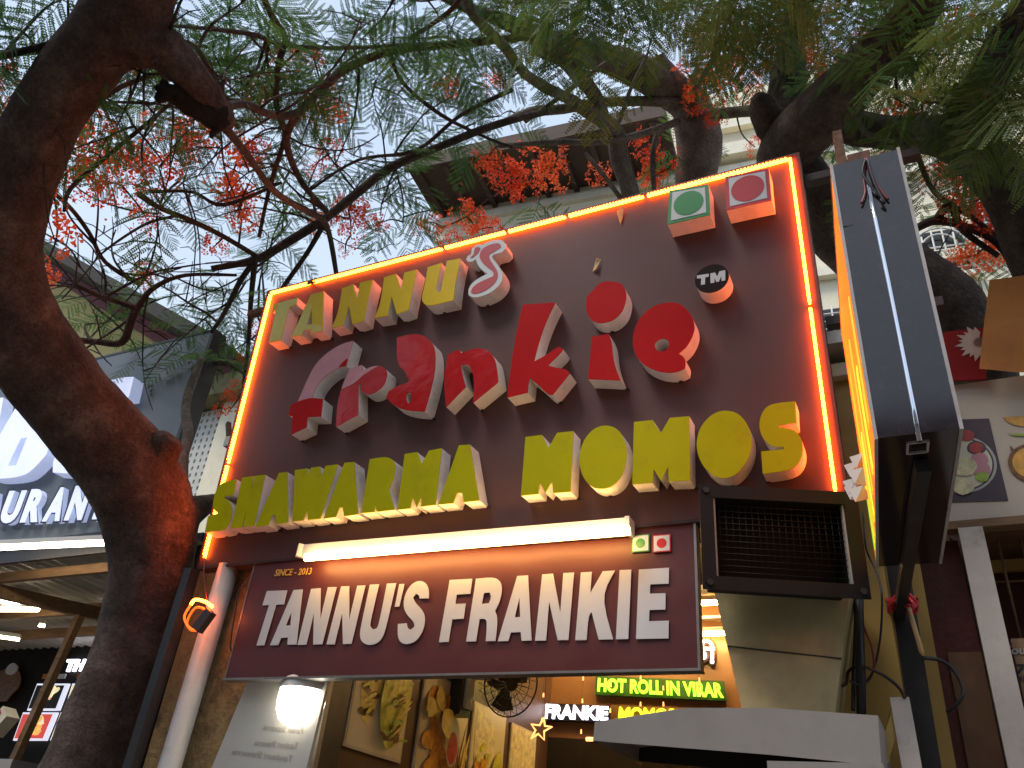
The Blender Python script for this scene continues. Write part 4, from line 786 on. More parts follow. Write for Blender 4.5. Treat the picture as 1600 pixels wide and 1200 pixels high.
# thali print on the fascia
YF = YR - .003
def fpoly(pts): return [((p := at(x, y, YF)).x, p.z) for x, y in pts]
ZR = (1440, 580, 4.8)
t_ = thing('plate_poster', 'printed poster of a steel plate meal on plum ground, on the white fascia', 'poster', at(1520, 780, YF))
m = MB(); m.prism(fpoly(zoomed([(200, 365), (505, 355), (650, 970), (200, 985)], *ZR)), Vector((0, YF, 0)), UX, UZ, BN, -.002, .001); m.build('print_ground', 'plum', t_)
pc = fpoly([(1440 + 285 / 4.8, 580 + 695 / 4.8)])[0]; pr = fpoly([(1440 + 565 / 4.8, 580 + 690 / 4.8)])[0][0] - pc[0]
for k, (sc2, mt, nm) in enumerate(((1.0, 'plate_steel', 'printed_plate'), (.93, 'poster_dark', 'printed_rim'), (.88, 'poster_cream', 'printed_base'))):
    m = MB(); m.prism(circle(48, pr * sc2, *pc), Vector((0, YF, 0)), UX, UZ, BN, .0012 + .0008 * k, .0018 + .0008 * k); m.build(nm, mt, t_)
for k, (cx, cy, r1, mt, nm) in enumerate(((410, 578, 52, 'poster_dark', 'printed_bowl'), (410, 578, 40, 'food_red', 'printed_curry'), (335, 485, 45, 'food_red', 'printed_curry'), (435, 665, 48, 'face_pink', 'printed_onion'), (445, 735, 52, 'face_pink', 'printed_onion'), (455, 797, 36, 'food_leaf', 'printed_lime'), (320, 720, 70, 'food_pale', 'printed_rice'), (310, 870, 60, 'food_pale', 'printed_bread'))):
    c = fpoly(zoomed([(cx, cy)], *ZR))[0]; r1 = r1 / 4.8 * YF / FPX * 1.15; m = MB(); m.prism(blob(c[0], c[1], r1, r1 * .95, 18, .06, 0, k), Vector((0, YF, 0)), UX, UZ, BN, .0040 + .0006 * k, .0045 + .0006 * k); m.build(nm, mt, t_)
t_ = thing('bowl_poster', 'cut off printed poster of a brown bowl at the right frame edge', 'poster', at(1590, 760, YF))
for k, (pts, mt, nm) in enumerate((([(610, 345), (900, 330), (940, 420), (720, 415), (640, 380)], 'food_orange', 'printed_bread'), ([(640, 465), (700, 490), (900, 480), (900, 465), (700, 470)], 'food_leaf', 'printed_garnish'), ([(660, 555), (715, 610), (725, 740), (690, 690)], 'food_brown', 'printed_spice'))):
    m = MB(); m.prism(soften(fpoly(zoomed(pts, *ZR)), 60), Vector((0, YF, 0)), UX, UZ, BN, .0006 + .0008 * k, .0012 + .0008 * k); m.build(nm, mt, t_)
c = fpoly(zoomed([(835, 690)], *ZR))[0]
for k, (r1, mt) in enumerate(((.085, 'food_brown'), (.07, 'food_orange'))): m = MB(); m.prism(circle(36, r1, *c), Vector((0, YF, 0)), UX, UZ, BN, .003 + .001 * k, .0036 + .001 * k); m.build('printed_bowl', mt, t_)
# tarpaulin and red flower poster above the fascia
YA = 3.42
q = [at(x, y, YA) for x, y in ((1546, 432), (1640, 424), (1640, 588), (1530, 586))]; m = MB(); N_ = 10
gv = []
for j in range(N_ + 1):
    for i in range(N_ + 1):
        u, v = i / N_, j / N_; p = (q[0] * (1 - u) + q[1] * u) * (1 - v) + (q[3] * (1 - u) + q[2] * u) * v; gv.append(p + Vector((0, .05 * noise.noise(p * 4) - .05 * v, 0)))
m.add(gv, [(j * (N_ + 1) + i, j * (N_ + 1) + i + 1, (j + 1) * (N_ + 1) + i + 1, (j + 1) * (N_ + 1) + i) for j in range(N_) for i in range(N_)], True); tag(m.build('tarpaulin', 'tarp_orange'), 'faded orange tarpaulin hanging above the white fascia', 'tarpaulin')
YQ = 3.46; fp_ = thing('flower_banner', 'red banner with a pale flower print half behind the orange tarpaulin', 'banner', at(1505, 585, YQ))
q = [((p := at(x, y, YQ)).x, p.z) for x, y in ((1462, 520), (1548, 510), (1540, 592), (1462, 596))]; m = MB(); m.prism(q, Vector((0, YQ, 0)), UX, UZ, BN, -.01, 0); m.build('cloth', 'poster_red', fp_)
fcx, fcz = (lambda p: (p.x, p.z))(at(1532, 535, YQ))
for k in range(11):
    a_ = math.radians(95 + k * 17); L = .10 if k % 2 else .085; m = MB(); d = (math.cos(a_), math.sin(a_)); e = (-d[1], d[0])
    m.prism([(fcx + d[0] * .02, fcz + d[1] * .02), (fcx + d[0] * L * .6 + e[0] * .014, fcz + d[1] * L * .6 + e[1] * .014), (fcx + d[0] * L, fcz + d[1] * L), (fcx + d[0] * L * .6 - e[0] * .014, fcz + d[1] * L * .6 - e[1] * .014)], Vector((0, YQ, 0)), UX, UZ, BN, .0006 + .0003 * k, .001 + .0003 * k); m.build('printed_petal', 'petal_cream', fp_)
m = MB(); m.prism(circle(16, .022, fcx, fcz), Vector((0, YQ, 0)), UX, UZ, BN, .0046, .0056); m.build('printed_centre', 'food_brown', fp_)

# ================================================================== restaurant at the left
YL = 3.42
rb = thing('restaurant_board', 'slate grey restaurant signboard with lit white letters behind the leaning trunk', 'signboard', (-5.5, YL, 3.1))
lx1 = at(331, 518, YL).x; lz1 = at(331, 518, YL).z; lz0 = at(100, 838, YL).z
m = MB(); m.box(-9.9, lx1, YL, YL + .03, lz0, lz1); m.build('panel', 'restaurant_board', rb)
m = MB(); m.box(lx1, lx1 + .03, YL - .004, YL + .12, lz0 - .02, lz1 + .02); m.box(-9.9, lx1, YL - .004, YL + .1, lz1, lz1 + .02); m.box(-9.9, lx1, YL - .004, YL + .1, lz0 - .03, lz0); m.build('frame', 'black_metal', rb)
def lpoly(pts, d): return [((p := at(x, y, YL - d)).x, p.z) for x, y in pts]
N4 = (0, 560, 4.0)
BIG = [('letter_d', [(100, 305), (250, 300), (330, 330), (345, 420), (290, 600), (200, 700), (130, 740), (-30, 755), (-80, 740), (-60, 560), (0, 480), (25, 430)], [[(130, 500), (170, 492), (100, 668), (45, 674)]]),
       ('letter_part', [(-200, 250), (20, 245), (-10, 420), (-60, 520), (-250, 700), (-330, 640)], []),
       ('letter_c', [(360, 590), (430, 400), (520, 230), (640, 150), (760, 118), (835, 115), (805, 240), (700, 250), (620, 300), (560, 420), (520, 540), (560, 600), (660, 590), (620, 700), (520, 725), (330, 712), (330, 640)], [])]
for nm, pts, holes in BIG:
    D = .10; p_ = soften(lpoly(zoomed(pts, *N4), D), 45); h_ = [lpoly(zoomed(h, *N4), D) for h in holes]
    m = MB(); m.prism(p_, Vector((0, YL, 0)), UX, UZ, BN, .003, D - .002, h_, back=False, front=False); r = m.build(nm, 'letter_ice_side', rb)
    m = MB(); m.prism(p_, Vector((0, YL, 0)), UX, UZ, BN, D - .0025, D, h_); m.build('letter_face', 'letter_ice', r)
word = 'RESTAURANT'
for i, chx in enumerate(word):
    k = i - 5   # U sits at index 5
    x0 = -2 + k * 34.5; w_ = 27; y0 = 772 - .24 * 0 * x0; top = 766 - k * 2.6; bot = 818 - k * 1.6; sh_ = 17
    D = .05; q = [(x0 + sh_, top + 1), (x0 + w_ + sh_, top), (x0 + w_ - 2, bot - 1), (x0 - 2, bot)]
    fq = [at(x, y, YL - D) for x, y in q]; m = MB()
    text_quad(m, chx, *[p + UY * (D - .004) for p in fq], BN, D - .006, .055); r = m.build('letter_' + chx.lower(), 'letter_ice_side', rb, fix=False)
    m = MB(); text_quad(m, chx, *fq, BN, .001, .05); m.build('letter_face', 'letter_ice', r, fix=False)
    gq = [at(x + dx, y + dy, YL - D + .006) for (x, y), (dx, dy) in zip(q, ((-3, -3), (3, -3), (3, 3), (-3, 3)))]; m = MB(); text_quad(m, chx, *gq, BN, .0005, .09); m.build('letter_rim', 'letter_rim', r, fix=False)
lr = thing('restaurant', 'open fronted restaurant with tin ceiling behind the leaning trunk', 'restaurant', (-6, 4, 0))
m = MB(); nxx = 260; vs = []
for j, (yy, zz) in enumerate(((3.47, 3.32), (5.45, 3.27))):
    for i in range(nxx + 1): x = -10.8 + 6.8 * i / nxx; vs.append(Vector((x, yy, zz + .014 * math.sin(x * 2 * math.pi / .115))))
m.add(vs, [(i, i + 1, nxx + 2 + i, nxx + 1 + i) for i in range(nxx)], True); m.build('tin_ceiling', 'tin_sheet', lr)
m = MB(); m.box(-10.8, -4.1, 3.44, 3.465, 3.26, lz0 - .032); m.build('front_lip', 'black_metal', lr)
for yy, hh in ((3.57, .05), (4.28, .06), (4.8, .06)):
    m = MB(); m.box(-10.7, -4.05, yy, yy + .04, 3.235 - hh, 3.25); m.build('ceiling_beam', 'timber', lr)
m = MB(); m.bar(atz(-20, 920, 3.14), atz(200, 970, 3.14), .06, .09); m.build('diagonal_beam', 'timber', lr)
m = MB(); m.box(-10.8, -4.05, 5.40, 5.48, 0, 3.4); m.build('back_wall', 'dark_wall', lr)
m = MB(); m.box(-4.08, -4.02, 3.6, 5.48, 0, 3.4); m.build('side_wall', 'dark_wall', lr)
m = MB(); m.box(-10.8, -4.05, 3.5, 5.4, 0.005, .1); m.build('floor', 'paving', lr)
m = MB(); m.bar(at(125, 962, 4.0), at(32, 1172, 4.0) + Vector((-.1, 0, -.6)), .05, .05); m.build('leaning_post', 'timber', lr)
LT = [('long white tube light under the slate restaurant board', (-12, 856.5), (176, 848), 3.27, .017), ('upper of the two crossing white tubes on tin ceiling', (-10, 937), (48, 950), 3.17, .014), ('lower of the two crossing white tubes on tin ceiling', (-10, 953), (60, 953), 3.14, .014),
      ('short white tube light touching the trunk edge', (154, 972), (195, 981), 3.17, .014), ('faint white tube light at the far left restaurant wall', (-12, 994), (30, 1000), 3.08, .010), ('tiny white tube light beside the leaning timber post', (60, 977), (70, 979), 3.17, .010)]
for lab, a, b, z, r_ in LT: tube_light(lab, atz(*a, z), atz(*b, z), r_)
YW = 5.38
t_ = thing('restaurant_wall_sign', 'lit white letters on dark restaurant back wall above menu pictures', 'lit sign', at(130, 1045, YW)); m = MB(); text_quad(m, 'THE F', *[at(x, y, YW) for x, y in ((107, 1031), (166, 1030), (162, 1048), (103, 1050))], BN, .02, .04, .2); m.build('lettering', 'glow_white', t_)
for k, (q, cols, lab) in enumerate((([(58, 1068), (108, 1068), (92, 1110), (42, 1110)], ('menu_black', 'menu_cream', 'menu_red'), 'menu light box with rolls on a black plate'), ([(113, 1068), (160, 1066), (146, 1110), (100, 1110)], ('menu_cream', 'menu_leaf', 'menu_amber'), 'menu light box with green salad beside the trunk'),
      ([(36, 1113), (90, 1113), (72, 1157), (20, 1157)], ('menu_red', 'menu_amber', 'menu_cream'), 'menu light box with wraps on red ground'), ([(95, 1113), (140, 1113), (122, 1157), (78, 1157)], ('menu_cream', 'menu_amber', 'menu_leaf'), 'menu light box lower right, half hidden by the trunk'))):
    t_ = thing('menu_light_box', lab, 'menu board', at(*q[3], YW), 'menu light boxes on the restaurant wall'); P4 = [at(x, y, YW - .02) for x, y in q]
    m = MB(); m.add(P4 + [p + UY * .018 for p in P4], [(0, 1, 2, 3), (4, 7, 6, 5), (0, 4, 5, 1), (1, 5, 6, 2), (2, 6, 7, 3), (3, 7, 4, 0)]); m.build('lit_panel', 'menu_glow', t_)
    c = sum(P4, Vector()) / 4; m = MB(); m.add([c + (p - c) * .86 - UX * .02 - UY * .002 for p in P4], [(0, 1, 2, 3)]); m.build('print_ground', cols[0], t_)
    for i in range(7):
        rnd = random.Random(k * 10 + i); m = MB(); m.prism(blob(c.x - .02 + rnd.uniform(-.09, .09), c.z + rnd.uniform(-.06, .06), .06, .03, 10, .2, rnd.uniform(0, 3), i + k), Vector((0, YW - .023, 0)), UX, UZ, BN, .001 * i, .001 * i + .0006); m.build('printed_food', cols[1 + i % 2], t_)
for k, (x, col) in enumerate(((68, 'tarp_orange'), (90, 'vinyl_white'), (122, 'tarp_orange'), (142, 'poster_red'))):
    p = at(x, 1057, YW); m = MB(); m.box(p.x, p.x + .11, YW - .012, YW + .005, p.z - .02, p.z + .02); tag(m.build('name_plate', col), ('small orange name plate over the black plate menu box', 'small white name plate between two orange plates', 'small orange name plate left of the red one', 'small red name plate touching the trunk edge')[k], 'name plate', 'name plates over the menu boxes')
t_ = thing('paper_box', 'red and white striped paper box at the lower left edge', 'box', at(10, 1150, 3.3)); c = at(6, 1128, 3.9)
m = MB(); m.bar(c + Vector((-.06, 0, -.06)), c + Vector((.04, 0, .06)), .1, .10); m.build('carton', 'poster_edge', t_)
m = MB(); m.bar(c + Vector((-.06, -.052, -.01)), c + Vector((.0, -.052, .06)), .006, .035); m.build('stripe', 'plastic_red', t_)
m = MB(); p = at(5, 1075, 5.37); m.prism(blob(p.x, p.z, .22, .16, 14, .25, 0, 5), Vector((0, 5.37, 0)), UX, UZ, BN, 0, .01); tag(m.build('wall_picture', 'food_brown'), 'dark brown food picture on the restaurant wall at left edge', 'picture')
p = at(20, 1046, 5.36); m = MB(); m.prism(blob(p.x, p.z, .075, .055, 16, .05, 0, 2), Vector((0, 5.36, 0)), UX, UZ, BN, 0, .02); tag(m.build('cup_picture', 'vinyl_white'), 'small white cup picture on the dark restaurant wall', 'picture')
m = MB(); c = at(15, 1190, 3.2); m.box(c.x - .3, c.x + .16, 3.1, 3.5, c.z - .05, c.z); tag(m.build('steel_counter', 'steel'), 'steel counter corner at the bottom left edge', 'counter')

# ================================================================== buildings behind
cb_ = thing('cream_building', 'cream painted building with deep brown eave behind the brown signboard', 'building', (0, 11, 0))
CY = lambda x: 8.87 + (x + 6.5) * 0.1
CDir = Vector((1, .1, 0)).normalized(); CN = Vector((CDir.y, -CDir.x, 0)); CO = Vector((-6.5, 8.87, 0))
m = MB(); m.frame_box(CO, CDir, -CN, UZ, 0, 16, 0, 5, 0, 13.2); m.build('wall', 'cream_wall', cb_)
m = MB(); m.frame_box(CO, CDir, CN, UZ, -.1, 4.15, 0, 1.15, 11.62, 11.75); m.build('eave', 'eave_brown', cb_)
for k in range(9):
    m = MB(); m.frame_box(CO, CDir, CN, UZ, .05 + k * .48, .13 + k * .48, .01, 1.12, 11.52, 11.62); m.build('rafter', 'eave_brown', cb_)
m = MB(); m.frame_box(CO, CDir, CN, UZ, -.1, 4.15, 1.15, 1.2, 11.5, 11.8); m.build('fascia_board', 'eave_brown', cb_)
for z0, z1, d, x0 in ((11.28, 11.42, .08, 0), (10.95, 11.02, .05, 0), (10.55, 10.75, .16, 4.1), (11.5, 11.75, .22, 4.2), (12.2, 12.35, .12, 4.2), (9.0, 9.15, .12, 5), (7.6, 7.8, .15, 5)):
    m = MB(); m.frame_box(CO, CDir, CN, UZ, x0, 15.9, .002, d, z0, z1); m.build('moulding', 'cream_trim', cb_)
def grille_window(px0, py0, px1, py1, arch=False):
    a = on_plane(px0, py1, CO, CN); b = on_plane(px1, py0, CO, CN); s0 = (a - CO).dot(CDir); s1 = (b - CO).dot(CDir); z0, z1 = a.z, b.z
    m = MB(); m.frame_box(CO, CDir, CN, UZ, s0, s1, .003, .02, z0, z1); wnd = m.build('window', 'window_dark', cb_)
    m = MB(); n = 5
    for k in range(n + 1): m.tube([CO + CDir * (s0 + (s1 - s0) * k / n) + CN * .08 + UZ * z0, CO + CDir * (s0 + (s1 - s0) * k / n) + CN * .08 + UZ * (z1 - (0.0 if not arch else (abs(k / n - .5) * 2) ** 2 * (z1 - z0) * .4))], .012, 5)
    for k in range(6): zz = z0 + (z1 - z0) * k / 6 * (1 if not arch else .7); m.tube([CO + CDir * s0 + CN * .08 + UZ * zz, CO + CDir * s1 + CN * .08 + UZ * zz], .012, 5)
    if arch:
        cx = (s0 + s1) / 2; r0 = (s1 - s0) / 2; zb = z1 - r0
        for rr_ in (1, .66): m.tube([CO + CDir * (cx + r0 * rr_ * math.cos(math.pi * t_ / 12)) + CN * .08 + UZ * (zb + r0 * rr_ * math.sin(math.pi * t_ / 12)) for t_ in range(13)], .014, 5)
    m.build('window_grille', 'grille_white', wnd)
    m = MB(); m.frame_box(CO, CDir, CN, UZ, s0 - .08, s1 + .08, .003, .14, z0 - .1, z0 - .02); m.build('window_sill', 'cream_trim', wnd)
grille_window(1238, 285, 1292, 320); grille_window(1436, 357, 1502, 440, True); grille_window(1318, 208, 1392, 248); grille_window(1262, 480, 1330, 560); grille_window(1528, 300, 1590, 380)
hl_ = thing('yellow_house', 'yellow gabled house with dark red trim behind the leaning trunk', 'house', (-15, 10, 0))
gx = lambda x: 11.79 + (x + 15.31) * (-.622)
m = MB(); m.prism([(-26, 0), (-9.0, 0), (-9.0, gx(-9.0)), (-18.5, gx(-18.5)), (-26, gx(-18.5) - 4)], Vector((0, 8, 0)), UX, UZ, BN, -6, 0); m.build('wall', 'yellow_wall', hl_)
def slope_bar(mb, y0, y1, d0, d1, xa=-18.5, xb=-8.6):
    vs = [Vector((x, y, gx(x) + d)) for d in (d0, d1) for y in (y0, y1) for x in (xa, xb)]; mb.add(vs, [(0, 2, 3, 1), (4, 5, 7, 6), (0, 1, 5, 4), (2, 6, 7, 3), (0, 4, 6, 2), (1, 3, 7, 5)]); return mb
m = MB(); slope_bar(m, 7.92, 8.0, .0, .16); slope_bar(m, 7.86, 8.0, .18, .30); m.build('red_trim', 'trim_red', hl_)
m = MB(); slope_bar(m, 6.9, 14, .31, .55); m.build('roof', 'roof_dark', hl_)
jb = thing('perforated_screen', 'white perforated screen wall between trunk and brown signboard', 'screen wall', (-9.8, 8.0, 0)); YJ = 7.8
jx0, jx1, jz0, jz1 = at(266, 700, YJ).x - .6, at(338, 700, YJ).x, 5.0, 7.55; m = MB(); pit = .115; nx_ = int((jx1 - jx0) / pit); nz2 = int((jz1 - jz0) / pit)
for i in range(nx_):
    for j in range(nz2):
        x, z = jx0 + i * pit, jz0 + j * pit; c = Vector((x + pit / 2, YJ, z + pit / 2)); r_ = pit * .27
        o4 = [Vector((x, YJ, z)), Vector((x + pit, YJ, z)), Vector((x + pit, YJ, z + pit)), Vector((x, YJ, z + pit))]; i4 = [c + Vector((-r_ * .6, 0, -r_)), c + Vector((r_ * .6, 0, -r_)), c + Vector((r_ * .6, 0, r_)), c + Vector((-r_ * .6, 0, r_))]
        k4 = [p + UY * .05 for p in i4]; m.add(o4 + i4 + k4, [(0, 1, 5, 4), (1, 2, 6, 5), (2, 3, 7, 6), (3, 0, 4, 7), (4, 5, 9, 8), (5, 6, 10, 9), (6, 7, 11, 10), (7, 4, 8, 11)])
m.build('perforated_panel', 'jali_white', jb, fix=False)
m = MB(); m.box(jx1, jx1 + .45, YJ - .1, YJ + .4, 0, 8.0); m.build('column', 'cream_wall', jb)
m = MB(); m.box(jx0 - 1, jx1, YJ + .3, YJ + .4, 0, 7.55); m.build('inner_wall', 'window_dark', jb)
m = MB(); m.box(jx0 - 1, jx1 + .6, YJ - .35, YJ + 2.5, 7.56, 7.9); m.build('roof_slab', 'olive_slab', jb)

# ================================================================== terrace across the road (the glossy signs mirror it)
tr_ = thing('street_terrace', 'plain grey brown terrace across the road, behind the viewer', 'building', (0, -12, 0))
mat('terrace_wall', (0.44, 0.38, 0.32), 0.8, var=0.2, vscale=0.6)
m = MB(); m.box(-34, 34, -16, -11, 0, 9.2); m.build('wall', 'terrace_wall', tr_)
m = MB(); m.box(-34.4, 34.4, -16.4, -10.6, 9.2, 9.5); m.build('roof', 'roof_dark', tr_)
for k in range(16):
    for z in (1.2, 4.2, 7.0):
        m = MB(); m.box(-32 + k * 4.1, -30.4 + k * 4.1, -10.995, -10.9, z, z + 1.7); m.build('window', 'window_dark', tr_)

# ================================================================== trees
from collections import defaultdict
def frond_mesh(seed, mats, n=11, nl=18):
    rnd = random.Random(seed); vs = []; fs = []
    bend = rnd.uniform(-.25, .25); droop = rnd.uniform(.10, .35)
    def axis(t_): return Vector((t_ * (1 - .1 * abs(bend) * t_), bend * t_ * t_ * .6, -droop * t_ * t_))
    def strip(a, b, w_, nn):
        k = len(vs); d = (b - a).normalized(); s_ = d.cross(Vector((0, 0, 1))).normalized() * w_; u = Vector((0, 0, w_))
        vs.extend([a - s_, a + s_, a + u, b - s_ * .5, b + s_ * .5, b + u * .5]); fs.extend([(k, k + 1, k + 4, k + 3), (k + 1, k + 2, k + 5, k + 4), (k + 2, k, k + 3, k + 5)])
    for i in range(8): strip(axis(i / 8), axis((i + 1) / 8), .006 * (1 - i / 12), 0)
    for i in range(n):
        t_ = .16 + .84 * i / (n - 1); b0 = axis(t_); fwd = (axis(min(1, t_ + .02)) - axis(t_ - .02)).normalized()
        L = .34 * (math.sin(math.pi * (.18 + .74 * i / (n - 1)))) * rnd.uniform(.88, 1.08) + .04
        for sg in (-1, 1):
            if rnd.random() < .04: continue
            ang = math.radians(rnd.uniform(52, 66) - 20 * (i / n)); side = fwd.cross(Vector((0, 0, 1))).normalized() * sg
            d = (fwd * math.cos(ang) + side * math.sin(ang)); dz = rnd.uniform(-.25, .02)
            tip = b0 + d * L + Vector((0, 0, dz * L)); strip(b0, tip, .0022, 0)
            pd = (tip - b0).normalized(); ps_ = pd.cross(Vector((0, 0, 1))).normalized(); rollv = Vector((0, 0, rnd.uniform(-.35, .35)))
            m_ = max(6, int(nl * L / .34))
            for j in range(m_):
                u = (j + .6) / m_; c = b0 + (tip - b0) * u; ll = .027 * (math.sin(math.pi * (.14 + .76 * u)) * .75 + .3) * rnd.uniform(.85, 1.1)
                for s2 in (-1, 1):
                    q = (ps_ * s2 * .9 + pd * .42 + rollv * s2).normalized(); wv = pd * ll * .42; k = len(vs)
                    vs.extend([c, c + q * ll * .5 + wv, c + q * ll, c + q * ll * .5 - wv]); fs.append((k, k + 1, k + 2, k + 3))
    me = bpy.data.meshes.new('frond'); me.from_pydata([tuple(v) for v in vs], [], fs); me.materials.append(MATS[mats]); me.update(); return me
FR = {'leaf_green': [frond_mesh(i, 'leaf_green') for i in range(6)], 'leaf_dark': [frond_mesh(20 + i, 'leaf_dark', 12, 18) for i in range(5)]}
def flower_mesh(seed, nfl=22):
    rnd = random.Random(seed); vs = []; fs = []
    for f in range(nfl):
        c = Vector((rnd.gauss(0, .5), rnd.gauss(0, .5), rnd.gauss(0, .36)))
        if c.length > 1: c *= .8 / c.length
        ax = (c + Vector((rnd.uniform(-.6, .6), rnd.uniform(-.6, .6), rnd.uniform(-.8, .4)))).normalized(); u = ax.orthogonal().normalized(); w_ = ax.cross(u); a0 = rnd.uniform(0, 6)
        for p in range(5):
            a_ = a0 + p * 1.257 + rnd.uniform(-.2, .2); d = u * math.cos(a_) + w_ * math.sin(a_); e = ax.cross(d); r_ = rnd.uniform(.15, .25); k = len(vs); lift = rnd.uniform(-.3, .5)
            vs.extend([c, c + d * r_ * .55 + e * r_ * .12 + ax * r_ * lift * .4, c + d * r_ * .8 + e * r_ * .42 + ax * r_ * lift, c + d * r_ * 1.1 + e * rnd.uniform(-.1, .1) * r_ + ax * r_ * lift * .6, c + d * r_ * .8 - e * r_ * .42 + ax * r_ * (lift + .1), c + d * r_ * .55 - e * r_ * .12])
            fs.extend([(k, k + 1, k + 5), (k + 1, k + 2, k + 3), (k + 1, k + 3, k + 5), (k + 3, k + 4, k + 5)])
        k = len(vs); vs.extend([c, c + ax * .3 + u * .01, c + ax * .3 - u * .02]); fs.append((k, k + 1, k + 2))
    for f in range(10):   # buds
        c = Vector((rnd.gauss(0, .5), rnd.gauss(0, .5), rnd.gauss(.1, .35))); k = len(vs); r_ = .05
        vs.extend([c + Vector((0, 0, r_ * 1.3)), c + Vector((r_, 0, 0)), c + Vector((0, r_, 0)), c + Vector((-r_, 0, 0)), c + Vector((0, -r_, 0)), c - Vector((0, 0, r_))]); fs.extend([(k, k + 1, k + 2), (k, k + 2, k + 3), (k, k + 3, k + 4), (k, k + 4, k + 1), (k + 5, k + 2, k + 1), (k + 5, k + 3, k + 2), (k + 5, k + 4, k + 3), (k + 5, k + 1, k + 4)])
    me = bpy.data.meshes.new('flower_cluster'); me.from_pydata([tuple(v) for v in vs], [], fs); me.materials.append(MATS['petal_red']); me.update(); return me
FL = [flower_mesh(50 + i, 20 + 4 * i) for i in range(5)]

class Tree:
    def __init__(s, label, base):
        s.root = thing('gulmohar_tree', label, 'tree', base); s.base = Vector(base); s.skel = []; s.tw = MB(); s.nf = 0; s.over = MB()
    def limb(s, name, pl, material, n=6, sides=12, rough=.05, skel=True, seed=0, rfreq=3.0):
        """pl: (px, py, distance, half width in px) stations"""
        sp = spline([tuple(atd(x, y, D)) + (hw * D / FPX * .93,) for x, y, D, hw in pl], n)
        m = MB(); m.tube([Vector(q[:3]) for q in sp], [q[3] for q in sp], sides, rough=rough, seed=seed, rfreq=rfreq); o = m.build(name, material, s.root)
        if skel: s.skel += [Vector(q[:3]) for q in sp]
        return o, sp
    def nearest(s, p): return min(s.skel, key=lambda q: (q - p).length_squared)
    def twig(s, a, b, r0=.007, r1=.0025, rnd=random):
        mid = (a + b) / 2 + Vector((rnd.uniform(-.12, .12), rnd.uniform(-.12, .12), rnd.uniform(-.02, .16))) * min(1.2, (b - a).length)
        sp = [Vector(q) for q in spline([tuple(a), tuple(mid), tuple(b)], 5)]; n = len(sp)
        s.tw.tube(sp, [r0 + (r1 - r0) * i / (n - 1) for i in range(n)], 5, cap=False); s.skel += sp[2:]
        return sp
    def place(s, name, me, mtx):
        o = bpy.data.objects.new(name, me); COL.objects.link(o); o.parent = s.root; o.matrix_local = Matrix.Translation(-s.base) @ mtx; return o
    def frond(s, me, p, d, nrm, L):
        d = d.normalized(); y = nrm.cross(d); y = y.normalized() if y.length > 1e-4 else d.orthogonal().normalized(); z = d.cross(y)
        mtx = Matrix.Translation(p) @ Matrix((d, y, z)).transposed().to_4x4() @ Matrix.Diagonal((L, L, L, 1))
        if s.nf < 300: s.place('frond', me, mtx); s.nf += 1
        else: s.over.add([mtx @ v.co for v in me.vertices], [tuple(f.vertices) for f in me.polygons])
    def cluster(s, p, kind, nfr, L, rnd, droop=.15):
        q = s.nearest(p); sp = s.twig(q, p, .006 + min(.012, (q - p).length * .008), .0035, rnd); t_ = (sp[-1] - sp[-3]).normalized(); a0 = rnd.uniform(0, 6.28)
        for k in range(nfr):
            a_ = a0 + k * 6.28 / nfr + rnd.uniform(-.4, .4); d = Vector((math.cos(a_), math.sin(a_), rnd.uniform(-.45, .25) - droop)) + t_ * .45
            nrm = Vector((rnd.uniform(-.45, .45), rnd.uniform(-.45, .45), 1)); s.frond(rnd.choice(FR[kind]), p, d, nrm, L * 1.22 * rnd.uniform(.75, 1.2))
    def flowers(s, lst):
        for i, (x, y, D, px) in enumerate(lst):
            rnd = random.Random(i * 7 + 1); p = atd(x, y, D); q = s.nearest(p)
            if (q - p).length > .12: s.twig(q, p, .008, .004, rnd)
            r_ = px * 1.28 * D / FPX; tag(s.place('flower_cluster', FL[i % 5], Matrix.Translation(p) @ Matrix.Rotation(rnd.uniform(0, 6.28), 4, 'Z') @ Matrix.Rotation(rnd.uniform(-.6, .6), 4, 'X') @ Matrix.Diagonal((r_, r_, r_ * 1.1, 1))), kind='stuff')
    def finish(s):
        if s.tw.v: tag(s.tw.build('twigs', 'twig', s.root, fix=False), kind='stuff')
        if s.over.v: tag(s.over.build('far_fronds', 'leaf_dark', s.root, fix=False), kind='stuff')
def sow(tree, x0, y0, x1, y1, n, D0, D1, L, kind, nfr=(3, 5), seed=0, droop=.15, keep=None):
    rnd = random.Random(seed); P = []
    k = 0
    while len(P) < n and k < n * 30:
        k += 1; x, y = rnd.uniform(x0, x1), rnd.uniform(y0, y1)
        if keep and not keep(x, y): continue
        P.append(atd(x, y, rnd.uniform(D0, D1)))
    P.sort(key=lambda p: (tree.nearest(p) - p).length)
    for p in P: tree.cluster(p, kind, rnd.randint(*nfr), L * rnd.uniform(.85, 1.15), rnd, droop)

